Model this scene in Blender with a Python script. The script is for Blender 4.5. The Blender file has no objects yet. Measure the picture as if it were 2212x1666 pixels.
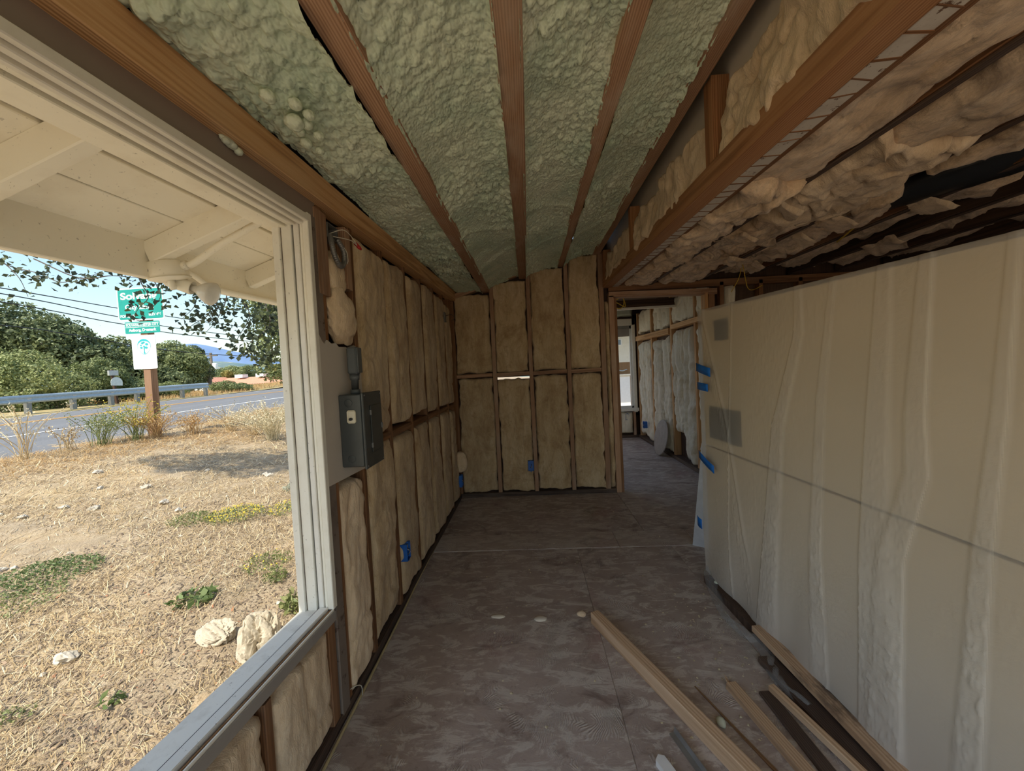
import bpy, bmesh, math, random
import numpy as np
from mathutils import Matrix, Vector

SC = bpy.context.scene
COL = SC.collection
R_ = random.Random(7)
PI = math.pi

# ------------------------------------------------------------------ camera, sky, sun, exposure
F_PX, IMW, IMH = 840.0, 2212, 1666
CAM_POS = Vector((0.0, 0.0, 1.36))
_roll = math.radians(2.75)
_Y = Vector((1142 - IMW / 2, -(800 - IMH / 2), F_PX)).normalized()     # room's long axis seen from the camera
_Z = Vector((-math.sin(_roll), math.cos(_roll), 0.0))
_Z = (_Z - _Y * _Z.dot(_Y)).normalized()
_X = _Y.cross(_Z)
if _X.x < 0:
    _X = -_X
right = Vector((_X.x, _Y.x, _Z.x)); up = Vector((_X.y, _Y.y, _Z.y)); fwd = Vector((_X.z, _Y.z, _Z.z))
cd = bpy.data.cameras.new('camera'); cam = bpy.data.objects.new('camera', cd); COL.objects.link(cam)
cd.sensor_width = 36.0; cd.lens = F_PX / IMW * 36.0; cd.clip_start = 0.02; cd.clip_end = 6000
cam.matrix_world = Matrix(((right.x, up.x, -fwd.x, CAM_POS.x), (right.y, up.y, -fwd.y, CAM_POS.y),
                           (right.z, up.z, -fwd.z, CAM_POS.z), (0, 0, 0, 1)))
SC.camera = cam

SUN_DIR = Vector((-0.275, -0.56, 0.79)).normalized()      # towards the sun: behind the camera, a little to the window side
w = bpy.data.worlds.new('sky'); SC.world = w; w.use_nodes = True
wn = w.node_tree; wn.nodes.clear()
sky = wn.nodes.new('ShaderNodeTexSky'); sky.sky_type = 'NISHITA'; sky.sun_disc = False
sky.sun_elevation = math.asin(SUN_DIR.z); sky.sun_rotation = math.atan2(SUN_DIR.x, SUN_DIR.y)
sky.air_density = 1.3; sky.dust_density = 1.2; sky.ozone_density = 1.6
bg = wn.nodes.new('ShaderNodeBackground'); bg.inputs[1].default_value = 0.19
wo = wn.nodes.new('ShaderNodeOutputWorld')
wn.links.new(sky.outputs[0], bg.inputs[0]); wn.links.new(bg.outputs[0], wo.inputs[0])
sd = bpy.data.lights.new('sun', 'SUN'); sd.energy = 4.5; sd.angle = math.radians(0.6); sd.color = (1.0, 0.91, 0.76)
sun = bpy.data.objects.new('sun', sd); COL.objects.link(sun)
sun.rotation_euler = SUN_DIR.to_track_quat('Z', 'Y').to_euler(); sun.location = (-8, -10, 20)

vs = SC.view_settings
vs.view_transform = 'Standard'; vs.look = 'None'; vs.gamma = 1.0; vs.use_curve_mapping = False
vs.exposure = 0.46
try:
    SC.cycles.max_bounces = 8; SC.cycles.diffuse_bounces = 6; SC.cycles.glossy_bounces = 2; SC.cycles.transparent_max_bounces = 12
    SC.cycles.sample_clamp_indirect = 6.0
except Exception:
    pass

# ------------------------------------------------------------------ helpers: noise
def _hash(ix, iy, s):
    n = (ix.astype(np.int64) * 374761393 + iy.astype(np.int64) * 668265263 + int(s) * 1442695041) & 0x7fffffff
    n = ((n ^ (n >> 13)) * 1274126177) & 0x7fffffff
    n = (n ^ (n >> 16)) & 0xffffff
    return n / float(0xffffff)

def vnoise(x, y, s=0):
    x = np.asarray(x, float); y = np.asarray(y, float)
    ix = np.floor(x); iy = np.floor(y); fx = x - ix; fy = y - iy
    fx = fx * fx * (3 - 2 * fx); fy = fy * fy * (3 - 2 * fy)
    a = _hash(ix, iy, s); b = _hash(ix + 1, iy, s); c = _hash(ix, iy + 1, s); d = _hash(ix + 1, iy + 1, s)
    return (a * (1 - fx) + b * fx) * (1 - fy) + (c * (1 - fx) + d * fx) * fy

def fbm(x, y, s=0, o=4):
    r = 0; a = 0.5; t = 0
    for i in range(o):
        r = r + a * vnoise(x * 2 ** i, y * 2 ** i, s + 17 * i); t += a; a *= 0.5
    return r / t - 0.5

def cells(x, y, s=0):
    """distance to the nearest jittered point (rounded bubbles) and that bubble's own random size"""
    ix = np.floor(x); iy = np.floor(y); best = np.full(x.shape, 9.0); bid = np.zeros(x.shape)
    for dx in (-1, 0, 1):
        for dy in (-1, 0, 1):
            cx = ix + dx; cy = iy + dy
            px = cx + 0.15 + 0.7 * _hash(cx, cy, s); py = cy + 0.15 + 0.7 * _hash(cx, cy, s + 5)
            d = np.hypot(x - px, y - py)
            m = d < best
            bid = np.where(m, _hash(cx, cy, s + 9), bid); best = np.where(m, d, best)
    return best, bid

# ------------------------------------------------------------------ helpers: objects
WM = {}
def place(o, parent=None, world=None):
    world = world if world is not None else Matrix.Identity(4)
    COL.objects.link(o)
    if parent is not None:
        o.parent = parent; o.matrix_parent_inverse = WM[parent].inverted()
    o.matrix_basis = world; WM[o] = world.copy()
    return o

def tag(o, label=None, cat=None, group=None, kind=None):
    if label: o['label'] = label
    if cat: o['category'] = cat
    if group: o['group'] = group
    if kind: o['kind'] = kind
    return o

def thing(name, label, cat, loc=(0, 0, 0), group=None, kind=None):
    o = bpy.data.objects.new(name, None); o.empty_display_size = 0.1
    place(o, None, Matrix.Translation(Vector(loc)))
    return tag(o, label, cat, group, kind)

def raw_mesh(name, verts, faces, mats, smooth=False, tint=None, mi=None):
    verts = np.asarray(verts, np.float32); faces = np.asarray(faces, np.int32)
    me = bpy.data.meshes.new(name)
    k = faces.shape[1]; n = len(faces)
    me.vertices.add(len(verts)); me.vertices.foreach_set('co', verts.ravel())
    me.loops.add(n * k); me.loops.foreach_set('vertex_index', faces.ravel())
    me.polygons.add(n); me.polygons.foreach_set('loop_start', np.arange(0, n * k, k, dtype=np.int32))
    if smooth: me.polygons.foreach_set('use_smooth', np.ones(n, bool))
    for m in (mats if isinstance(mats, (list, tuple)) else [mats]): me.materials.append(m)
    if mi is not None: me.polygons.foreach_set('material_index', np.asarray(mi, np.int32))
    if tint is not None:
        a = me.attributes.new('tint', 'FLOAT', 'FACE'); a.data.foreach_set('value', np.asarray(tint, np.float32))
    me.update(calc_edges=True)
    return me

def mobj(name, verts, faces, m, parent=None, smooth=False, world=None, **kw):
    return place(bpy.data.objects.new(name, raw_mesh(name, verts, faces, m, smooth, **kw)), parent, world)

def bobj(name, bm, m, parent=None, smooth=False, world=None):
    me = bpy.data.meshes.new(name); bm.to_mesh(me); bm.free()
    for x in (m if isinstance(m, (list, tuple)) else [m]): me.materials.append(x)
    if smooth:
        me.polygons.foreach_set('use_smooth', np.ones(len(me.polygons), bool))
    return place(bpy.data.objects.new(name, me), parent, world)

def grid_faces(nu, nv, off=0):
    i = np.arange(nv - 1)[:, None] * nu + np.arange(nu - 1)[None, :]
    i = i.ravel() + off
    return np.stack([i, i + 1, i + 1 + nu, i + nu], 1)

def bm_box(bm, x0, x1, y0, y1, z0, z1, ch=0.0):
    r = bmesh.ops.create_cube(bm, size=1.0)
    for v in r['verts']:
        v.co = Vector(((x0 + x1) / 2 + v.co.x * (x1 - x0), (y0 + y1) / 2 + v.co.y * (y1 - y0), (z0 + z1) / 2 + v.co.z * (z1 - z0)))
    if ch:
        es = list({e for v in r['verts'] for e in v.link_edges})
        bmesh.ops.bevel(bm, geom=es, offset=ch, segments=1, affect='EDGES')

def box(name, x0, x1, y0, y1, z0, z1, m, parent=None, ch=0.0):
    """a box with its mesh centred on its own origin"""
    bm = bmesh.new(); cx, cy, cz = (x0 + x1) / 2, (y0 + y1) / 2, (z0 + z1) / 2
    bm_box(bm, x0 - cx, x1 - cx, y0 - cy, y1 - cy, z0 - cz, z1 - cz, ch)
    return bobj(name, bm, m, parent, False, Matrix.Translation((cx, cy, cz)))

def basis(p0, p1, upv):
    z = (p1 - p0).normalized(); x = upv.cross(z)
    if x.length < 1e-4: x = Vector((1, 0, 0)).cross(z)
    x.normalize(); y = z.cross(x)
    return Matrix(((x.x, y.x, z.x, p0.x), (x.y, y.y, z.y, p0.y), (x.z, y.z, z.z, p0.z), (0, 0, 0, 1)))

_seed = [11]
def member(name, p0, p1, wd, ht, m, parent=None, upv=(0, 0, 1), ch=0.003, warp=0.0, taper=None):
    """a length of timber: grain runs along local z; wd is across, ht is along upv; corners eased, faces a touch uneven"""
    p0 = Vector(p0); p1 = Vector(p1); L = (p1 - p0).length; upv = Vector(upv)
    n = max(2, min(14, int(L / 0.15) + 1)); _seed[0] += 1; s = _seed[0]
    a, b = wd / 2, ht / 2; c = min(ch, a * 0.6, b * 0.6)
    sec = [(-a + c, -b), (a - c, -b), (a, -b + c), (a, b - c), (a - c, b), (-a + c, b), (-a, b - c), (-a, -b + c)]
    vs_ = []
    for i in range(n):
        t = i / (n - 1); k = 1.0
        if taper: k = taper[0] + (taper[1] - taper[0]) * t
        ox = warp * float(fbm(np.array(t * 1.7), np.array(s * 3.1), s)) * 2
        oy = warp * float(fbm(np.array(t * 1.7), np.array(s * 5.3), s + 4)) * 2
        for (x, y) in sec: vs_.append((x * k + ox, y * k + oy, t * L))
    bm = bmesh.new(); V = [bm.verts.new(v) for v in vs_]
    for i in range(n - 1):
        for j in range(8):
            bm.faces.new((V[i * 8 + j], V[i * 8 + (j + 1) % 8], V[(i + 1) * 8 + (j + 1) % 8], V[(i + 1) * 8 + j]))
    bm.faces.new([V[j] for j in range(7, -1, -1)]); bm.faces.new([V[(n - 1) * 8 + j] for j in range(8)])
    return bobj(name, bm, m, parent, False, basis(p0, p1, upv))

def tube_data(pts, r, seg=8, ridges=None):
    pts = [Vector(p) for p in pts]; V = []; F = []; n = len(pts); prev = None
    for i, p in enumerate(pts):
        t = (pts[min(i + 1, n - 1)] - pts[max(i - 1, 0)]).normalized()
        if prev is None:
            a = Vector((0, 0, 1)) if abs(t.z) < 0.9 else Vector((1, 0, 0)); x = a.cross(t).normalized()
        else:
            x = (prev - t * prev.dot(t)).normalized()
        prev = x; y = t.cross(x)
        rr = r(i / (n - 1)) if callable(r) else r
        if ridges: rr *= ridges[i % len(ridges)]
        for k in range(seg):
            an = 2 * PI * k / seg; V.append(p + (x * math.cos(an) + y * math.sin(an)) * rr)
    for i in range(n - 1):
        for k in range(seg):
            F.append((i * seg + k, i * seg + (k + 1) % seg, (i + 1) * seg + (k + 1) % seg, (i + 1) * seg + k))
    m0 = len(V); V.append(pts[0]); V.append(pts[-1])
    for k in range(seg):
        F.append((m0, (k + 1) % seg, k, k)); F.append((m0 + 1, (n - 1) * seg + k, (n - 1) * seg + (k + 1) % seg, (n - 1) * seg + (k + 1) % seg))
    return V, F

def spline(pts, n=24):
    P = [Vector(p) for p in pts]; P = [P[0] * 2 - P[1]] + P + [P[-1] * 2 - P[-2]]; out = []
    segs = len(P) - 3
    for s in range(segs):
        a, b, c, d = P[s:s + 4]; k = max(2, n // segs)
        for i in range(k + (1 if s == segs - 1 else 0)):
            t = i / k
            out.append(0.5 * ((2 * b) + (c - a) * t + (2 * a - 5 * b + 4 * c - d) * t * t + (3 * b - a - 3 * c + d) * t ** 3))
    return out

def tube(name, pts, r, m, parent=None, seg=8, n=0, ridges=None, world=None):
    if n: pts = spline(pts, n)
    V, F = tube_data(pts, r, seg, ridges)
    me = bpy.data.meshes.new(name)
    me.from_pydata([tuple(v) for v in V], [], [tuple(dict.fromkeys(f)) for f in F]); me.materials.append(m)
    me.polygons.foreach_set('use_smooth', np.ones(len(me.polygons), bool))
    return place(bpy.data.objects.new(name, me), parent, world)

def lathe(name, prof, m, parent=None, world=None, seg=24):
    V = []; F = []
    for (r, z) in prof:
        for k in range(seg):
            a = 2 * PI * k / seg; V.append((r * math.cos(a), r * math.sin(a), z))
    n = len(prof)
    for i in range(n - 1):
        for k in range(seg): F.append((i * seg + k, i * seg + (k + 1) % seg, (i + 1) * seg + (k + 1) % seg, (i + 1) * seg + k))
    me = bpy.data.meshes.new(name)
    V += [(0, 0, prof[0][1]), (0, 0, prof[-1][1])]; q = len(V) - 2
    for k in range(seg):
        F.append((q, (k + 1) % seg, k)); F.append((q + 1, (n - 1) * seg + k, (n - 1) * seg + (k + 1) % seg))
    me.from_pydata(V, [], F); me.materials.append(m)
    me.polygons.foreach_set('use_smooth', np.ones(len(me.polygons), bool))
    return place(bpy.data.objects.new(name, me), parent, world)

def blob(name, c, r, m, parent=None, seed=0, amp=0.25, freq=2.5, sub=3, ang=0.0, quant=0.0):
    bm = bmesh.new(); bmesh.ops.create_icosphere(bm, subdivisions=sub, radius=1.0)
    co = np.array([v.co[:] for v in bm.verts])
    f = 1 + amp * 2 * fbm(co[:, 0] * freq + 3.1 * co[:, 2] + seed, co[:, 1] * freq - 2.3 * co[:, 2] + seed * 1.7, seed, 4)
    if quant:
        f = f + quant * (np.round(f / quant * 0.6) / 0.6 - f / quant) * 0.6
    for v, k in zip(bm.verts, f): v.co = Vector((v.co.x * r[0] * k, v.co.y * r[1] * k, v.co.z * r[2] * k))
    return bobj(name, bm, m, parent, True, Matrix.Translation(Vector(c)) @ Matrix.Rotation(ang, 4, 'Z'))

# ------------------------------------------------------------------ helpers: materials
def newmat(name):
    m = bpy.data.materials.new(name); m.use_nodes = True
    nt = m.node_tree; b = nt.nodes['Principled BSDF']
    return m, nt, b

def N(nt, typ, **kw):
    n = nt.nodes.new(typ)
    for k, v in kw.items():
        if k.startswith('i_'):
            key = k[2:]; key = int(key) if key.isdigit() else key
            n.inputs[key].default_value = v
        else: setattr(n, k, v)
    return n

def ramp(nt, fac, stops):
    r = N(nt, 'ShaderNodeValToRGB'); e = r.color_ramp.elements
    while len(e) < len(stops): e.new(0.5)
    for el, (p, c) in zip(e, stops):
        el.position = p; el.color = (c[0], c[1], c[2], 1)
    nt.links.new(fac, r.inputs[0]); return r.outputs[0]

def mix(nt, fac, a, b, bt='MIX'):
    n = N(nt, 'ShaderNodeMix', data_type='RGBA', blend_type=bt)
    for i, v in ((0, fac), (6, a), (7, b)):
        if isinstance(v, (int, float)): n.inputs[i].default_value = v
        elif isinstance(v, tuple): n.inputs[i].default_value = (v[0], v[1], v[2], 1)
        else: nt.links.new(v, n.inputs[i])
    return n.outputs[2]

def coords(nt, scale=(1, 1, 1), rnd=True, which='Object', rot=(0, 0, 0)):
    tc = N(nt, 'ShaderNodeTexCoord'); mp = N(nt, 'ShaderNodeMapping'); mp.inputs['Scale'].default_value = scale; mp.inputs['Rotation'].default_value = rot
    src = tc.outputs[which]
    if rnd:
        oi = N(nt, 'ShaderNodeObjectInfo'); mul = N(nt, 'ShaderNodeMath', operation='MULTIPLY'); mul.inputs[1].default_value = 37.0
        nt.links.new(oi.outputs['Random'], mul.inputs[0])
        ad = N(nt, 'ShaderNodeVectorMath', operation='ADD'); nt.links.new(src, ad.inputs[0]); nt.links.new(mul.outputs[0], ad.inputs[1]); src = ad.outputs[0]
    nt.links.new(src, mp.inputs['Vector']); return mp.outputs[0]

def noise(nt, vec, scale, detail=4, rough=0.55, dist=0.0):
    n = N(nt, 'ShaderNodeTexNoise'); n.inputs['Scale'].default_value = scale; n.inputs['Detail'].default_value = detail
    n.inputs['Roughness'].default_value = rough; n.inputs['Distortion'].default_value = dist
    nt.links.new(vec, n.inputs['Vector']); return n.outputs['Fac']

def bump(nt, b, h, strength=0.4, dist=0.01):
    n = N(nt, 'ShaderNodeBump'); n.inputs['Strength'].default_value = strength; n.inputs['Distance'].default_value = dist
    nt.links.new(h, n.inputs['Height']); nt.links.new(n.outputs[0], b.inputs['Normal'])

def hue_var(nt, col, lo=0.8, hi=1.15):
    oi = N(nt, 'ShaderNodeObjectInfo'); mr = N(nt, 'ShaderNodeMapRange'); mr.inputs[3].default_value = lo; mr.inputs[4].default_value = hi
    nt.links.new(oi.outputs['Random'], mr.inputs[0])
    hs = N(nt, 'ShaderNodeHueSaturation'); nt.links.new(col, hs.inputs['Color']); nt.links.new(mr.outputs[0], hs.inputs['Value']); return hs.outputs[0]

def wood(name, dark, mid, light, dust=0.0, dustc=(0.55, 0.42, 0.32), rough=0.75, ring=38.0, stain=0.0, stainc=(0.05, 0.03, 0.02)):
    m, nt, b = newmat(name)
    v = coords(nt, (1, 1, 0.045)); n1 = noise(nt, v, 9, 3, 0.5, 0.6)
    vw = N(nt, 'ShaderNodeTexWave', wave_type='BANDS', bands_direction='X'); vw.inputs['Scale'].default_value = ring; vw.inputs['Distortion'].default_value = 9.0
    vw.inputs['Detail'].default_value = 2; vw.inputs['Detail Scale'].default_value = 0.6; nt.links.new(v, vw.inputs['Vector'])
    v2 = coords(nt, (60, 60, 1.6)); n2 = noise(nt, v2, 3, 3, 0.6)
    f = mix(nt, 0.45, n1, vw.outputs['Color']); f = mix(nt, 0.35, f, n2)
    c = ramp(nt, f, [(0.22, dark), (0.5, mid), (0.78, light)])
    v3 = coords(nt, (1, 1, 0.35)); big = noise(nt, v3, 7, 4, 0.6)
    if dust:
        c = mix(nt, ramp(nt, big, [(0.48, (0, 0, 0)), (0.75, (dust, dust, dust))]), c, dustc)
    if stain:
        st = noise(nt, coords(nt, (1, 1, 0.5)), 11, 5, 0.65)
        c = mix(nt, ramp(nt, st, [(0.5, (0, 0, 0)), (0.68, (stain, stain, stain))]), c, stainc)
    c = hue_var(nt, c, 0.82, 1.12)
    nt.links.new(c, b.inputs['Base Color']); b.inputs['Roughness'].default_value = rough
    bump(nt, b, f, 0.35, 0.003); return m

def paint(name, col, grime=(0.25, 0.2, 0.14), g=0.35, rough=0.5, sc=6.0, speck=0.0, chip=None):
    m, nt, b = newmat(name); v = coords(nt, (1, 1, 1))
    n1 = noise(nt, v, sc, 6, 0.65)
    c = mix(nt, ramp(nt, n1, [(0.5, (0, 0, 0)), (0.85, (g, g, g))]), col, grime)
    if speck:
        n2 = noise(nt, v, 70, 3, 0.7)
        c = mix(nt, ramp(nt, n2, [(0.66, (0, 0, 0)), (0.72, (speck, speck, speck))]), c, (0.08, 0.06, 0.045))
    if chip:
        n3 = noise(nt, coords(nt, (1, 1, 1)), 14, 5, 0.7)
        c = mix(nt, ramp(nt, n3, [(0.60, (0, 0, 0)), (0.63, (1, 1, 1))]), c, chip)
    nt.links.new(c, b.inputs['Base Color']); b.inputs['Roughness'].default_value = rough
    bump(nt, b, n1, 0.15, 0.004); return m

def plain(name, col, rough=0.5, metal=0.0, var=0.0, spec=None):
    m, nt, b = newmat(name); v = coords(nt); n1 = noise(nt, v, 14, 4)
    k = var or 0.12
    c = mix(nt, ramp(nt, n1, [(0.3, (0, 0, 0)), (0.75, (1, 1, 1))]), tuple(x * (1 - k) for x in col), tuple(min(1, x * (1 + k)) for x in col))
    nt.links.new(c, b.inputs['Base Color']); b.inputs['Roughness'].default_value = rough; b.inputs['Metallic'].default_value = metal
    return m

def fibre(name, lo, mid, hi, axis='Z', stainc=(0.36, 0.22, 0.09), stain=0.5):
    m, nt, b = newmat(name)
    sc = (1, 1, 0.28) if axis == 'Z' else (1, 0.28, 1)
    v = coords(nt, sc); n1 = noise(nt, v, 9, 6, 0.65, 0.8); n2 = noise(nt, v, 75, 4, 0.7, 1.2)
    f = mix(nt, 0.3, n1, n2)
    c = ramp(nt, f, [(0.3, lo), (0.5, mid), (0.7, hi)])
    st = noise(nt, coords(nt, (1, 1, 0.6)), 4.2, 7, 0.72, 0.9); st2 = noise(nt, coords(nt, (1, 1, 0.8)), 13, 6, 0.75, 1.2)
    c = mix(nt, ramp(nt, st, [(0.46, (0, 0, 0)), (0.74, (stain, stain, stain))]), c, stainc)
    c = mix(nt, ramp(nt, st2, [(0.54, (0, 0, 0)), (0.72, (stain * 0.7, stain * 0.7, stain * 0.7))]), c, stainc)
    c = hue_var(nt, c, 0.93, 1.05)
    nt.links.new(c, b.inputs['Base Color']); b.inputs['Roughness'].default_value = 1.0
    b.inputs['Sheen Weight'].default_value = 0.15; b.inputs['Sheen Roughness'].default_value = 0.6
    bump(nt, b, f, 0.8, 0.02); return m

def leafmat(name, stops, trans=0.3):
    m, nt, b = newmat(name)
    a = N(nt, 'ShaderNodeAttribute', attribute_name='tint')
    c = ramp(nt, a.outputs['Fac'], stops)
    nt.links.new(c, b.inputs['Base Color']); b.inputs['Roughness'].default_value = 0.6
    tr = N(nt, 'ShaderNodeBsdfTranslucent'); nt.links.new(c, tr.inputs['Color'])
    mx = N(nt, 'ShaderNodeMixShader'); mx.inputs[0].default_value = trans
    nt.links.new(b.outputs[0], mx.inputs[1]); nt.links.new(tr.outputs[0], mx.inputs[2])
    nt.links.new(mx.outputs[0], nt.nodes['Material Output'].inputs[0]); return m

M = {}
M['fir'] = wood('fir_lumber', (0.30, 0.145, 0.05), (0.56, 0.31, 0.13), (0.70, 0.45, 0.23), dust=0.4, dustc=(0.55, 0.40, 0.24))
M['old_fir'] = wood('aged_redwood_framing', (0.20, 0.098, 0.050), (0.38, 0.215, 0.12), (0.51, 0.325, 0.20), dust=0.7, dustc=(0.50, 0.38, 0.28))
M['beam'] = wood('warm_fir_beam', (0.23, 0.095, 0.034), (0.43, 0.195, 0.078), (0.56, 0.30, 0.14), dust=0.2, dustc=(0.5, 0.36, 0.2))
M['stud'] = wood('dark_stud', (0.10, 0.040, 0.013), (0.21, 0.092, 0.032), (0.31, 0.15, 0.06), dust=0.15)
M['plank'] = wood('pine_offcut', (0.42, 0.25, 0.13), (0.62, 0.415, 0.25), (0.74, 0.53, 0.35), ring=26, stain=0.0)
M['plank2'] = wood('stained_pine_offcut', (0.38, 0.22, 0.12), (0.57, 0.38, 0.23), (0.68, 0.49, 0.33), ring=26, stain=0.9, stainc=(0.06, 0.04, 0.03))
M['rotten'] = wood('dark_rotten_board', (0.035, 0.02, 0.014), (0.075, 0.045, 0.03), (0.14, 0.09, 0.06), dust=0.3, dustc=(0.3, 0.22, 0.16))
M['slat'] = wood('thin_brown_slat', (0.13, 0.065, 0.03), (0.26, 0.145, 0.065), (0.36, 0.21, 0.1))
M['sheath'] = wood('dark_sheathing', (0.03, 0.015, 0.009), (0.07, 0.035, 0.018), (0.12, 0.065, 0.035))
M['post'] = wood('brown_sign_post', (0.17, 0.085, 0.045), (0.29, 0.16, 0.09), (0.38, 0.23, 0.14))
M['batt'] = fibre('yellowed_fibreglass', (0.41, 0.285, 0.145), (0.57, 0.42, 0.24), (0.69, 0.55, 0.355), stainc=(0.27, 0.15, 0.055), stain=0.8)
M['batt_warm'] = fibre('tan_fibreglass', (0.60, 0.43, 0.25), (0.77, 0.585, 0.375), (0.85, 0.70, 0.50), stain=0.4)
M['batt_ceil'] = fibre('ceiling_fibreglass', (0.58, 0.395, 0.22), (0.80, 0.59, 0.37), (0.90, 0.73, 0.52), axis='Y', stainc=(0.14, 0.08, 0.04), stain=0.85)
M['batt_pale'] = fibre('pale_fibreglass', (0.72, 0.63, 0.45), (0.87, 0.80, 0.63), (0.92, 0.88, 0.76), stain=0.18)
M['white'] = paint('old_white_paint', (0.80, 0.77, 0.70), (0.42, 0.36, 0.26), 0.4, 0.45, 7, speck=0.55)
M['cream'] = paint('cream_paint', (0.83, 0.79, 0.68), (0.5, 0.42, 0.28), 0.4, 0.5, 9)
M['soffit'] = paint('soffit_cream_paint', (0.88, 0.83, 0.71), (0.50, 0.40, 0.27), 0.4, 0.6, 6, speck=0.45)
M['taupe'] = paint('taupe_paint', (0.27, 0.215, 0.175), (0.14, 0.1, 0.08), 0.4, 0.5, 4)
M['grey_board'] = paint('grey_painted_board', (0.56, 0.50, 0.42), (0.36, 0.3, 0.24), 0.35, 0.6, 5)
M['sill_grey'] = paint('grey_apron_paint', (0.33, 0.30, 0.265), (0.15, 0.12, 0.09), 0.35, 0.45, 5)
M['taupe_chip'] = paint('chipped_taupe_paint', (0.215, 0.17, 0.135), (0.09, 0.06, 0.045), 0.8, 0.6, 7, chip=(0.10, 0.06, 0.04))
M['drywall'] = paint('grey_white_board', (0.72, 0.65, 0.53), (0.46, 0.38, 0.28), 0.4, 0.85, 4)
M['panel_grey'] = plain('dark_grey_enamel', (0.052, 0.058, 0.056), 0.36)
M['conduit'] = plain('grey_enamel', (0.10, 0.108, 0.105), 0.42)
M['white_tag'] = plain('ivory_plastic', (0.74, 0.68, 0.52), 0.4)
M['black'] = plain('black_plastic', (0.02, 0.02, 0.022), 0.5)
M['steel'] = plain('galvanized_steel', (0.46, 0.46, 0.45), 0.42, 0.8)
M['dull_steel'] = plain('dull_dark_steel', (0.24, 0.235, 0.22), 0.5, 0.6)
M['blue'] = plain('blue_plastic_box', (0.02, 0.12, 0.42), 0.4)
M['tape'] = plain('blue_tape', (0.01, 0.15, 0.55), 0.5)
M['red'] = plain('red_plastic', (0.42, 0.015, 0.015), 0.4)
M['wire_white'] = plain('white_wire', (0.62, 0.57, 0.46), 0.5)
M['yellow'] = plain('yellow_cable', (0.62, 0.40, 0.03), 0.5)
M['string'] = plain('tan_cord', (0.46, 0.37, 0.19), 0.9)
M['foam_lump'] = plain('green_white_foam', (0.60, 0.64, 0.50), 0.8)
M['duct'] = plain('black_duct_wrap', (0.022, 0.024, 0.026), 0.35)
M['dark_panel'] = plain('dark_grey_hole', (0.05, 0.05, 0.048), 0.8)
M['disc'] = plain('grey_brown_board', (0.37, 0.32, 0.275), 0.7)
M['roof'] = plain('roof_deck', (0.12, 0.1, 0.08), 0.9)
M['ext'] = paint('outside_wall_paint', (0.7, 0.66, 0.56), (0.4, 0.34, 0.25), 0.35, 0.6, 4)
M['bulb'] = plain('frosted_bulb', (0.62, 0.60, 0.56), 0.18)
M['teal'] = plain('sign_teal', (0.0, 0.31, 0.26), 0.45, var=0.06)
M['sign_white'] = plain('sign_white', (0.86, 0.87, 0.87), 0.45, var=0.04)
M['logo_teal'] = plain('logo_teal', (0.02, 0.42, 0.46), 0.5, var=0.05)
M['faded'] = plain('faded_print', (0.62, 0.68, 0.69), 0.6, var=0.05)
M['rail'] = plain('guard_rail_steel', (0.36, 0.42, 0.46), 0.5, 0.3)
M['concrete'] = paint('weathered_concrete', (0.50, 0.435, 0.335), (0.26, 0.21, 0.15), 0.85, 0.95, 11, speck=0.6)
M['stone'] = plain('pale_rubble', (0.56, 0.50, 0.41), 0.95, var=0.25)
M['bark'] = plain('grey_bark', (0.14, 0.115, 0.09), 0.95, var=0.3)
M['tile'] = plain('terracotta_tile', (0.56, 0.27, 0.18), 0.85, var=0.2)
M['house_white'] = plain('house_stucco', (0.82, 0.81, 0.77), 0.8, var=0.04)
M['line_white'] = plain('road_line_white', (0.78, 0.78, 0.76), 0.7)
M['line_yellow'] = plain('road_line_orange', (0.70, 0.38, 0.09), 0.7)
M['leaf_dark'] = leafmat('dark_oak_leaf', [(0, (0.06, 0.085, 0.035)), (0.5, (0.15, 0.185, 0.08)), (1, (0.30, 0.34, 0.16))])
M['leaf_olive'] = leafmat('olive_leaf', [(0, (0.08, 0.11, 0.038)), (0.5, (0.20, 0.24, 0.088)), (1, (0.40, 0.43, 0.20))])
M['leaf_light'] = leafmat('bright_shrub_leaf', [(0, (0.13, 0.17, 0.055)), (0.5, (0.32, 0.355, 0.135)), (1, (0.55, 0.56, 0.28))])
M['leaf_yellow'] = leafmat('yellow_bush_leaf', [(0, (0.14, 0.15, 0.04)), (0.5, (0.3, 0.27, 0.07)), (1, (0.5, 0.4, 0.12))])
M['leaf_hang'] = leafmat('hanging_oak_leaf', [(0, (0.035, 0.05, 0.03)), (0.5, (0.07, 0.09, 0.045)), (1, (0.19, 0.22, 0.08))], 0.25)
M['straw'] = leafmat('dry_straw', [(0, (0.17, 0.11, 0.06)), (0.4, (0.44, 0.31, 0.155)), (0.75, (0.70, 0.55, 0.32)), (1, (0.86, 0.75, 0.52))], 0.15)
M['dry'] = leafmat('dry_grass_blades', [(0, (0.36, 0.21, 0.08)), (0.5, (0.60, 0.39, 0.17)), (1, (0.77, 0.60, 0.34))], 0.3)
M['chips'] = leafmat('bark_chips', [(0, (0.09, 0.06, 0.04)), (0.5, (0.27, 0.195, 0.125)), (0.9, (0.48, 0.38, 0.26)), (1, (0.40, 0.18, 0.09))], 0.0)
M['weed'] = leafmat('weed_leaf', [(0, (0.10, 0.14, 0.045)), (0.5, (0.23, 0.27, 0.10)), (1, (0.44, 0.44, 0.2))])
M['weed_green'] = leafmat('green_weed_leaf', [(0, (0.06, 0.10, 0.03)), (0.5, (0.13, 0.19, 0.06)), (1, (0.27, 0.32, 0.13))])
M['weed_silver'] = leafmat('silver_weed_leaf', [(0, (0.3, 0.31, 0.22)), (1, (0.62, 0.62, 0.5))])
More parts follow.
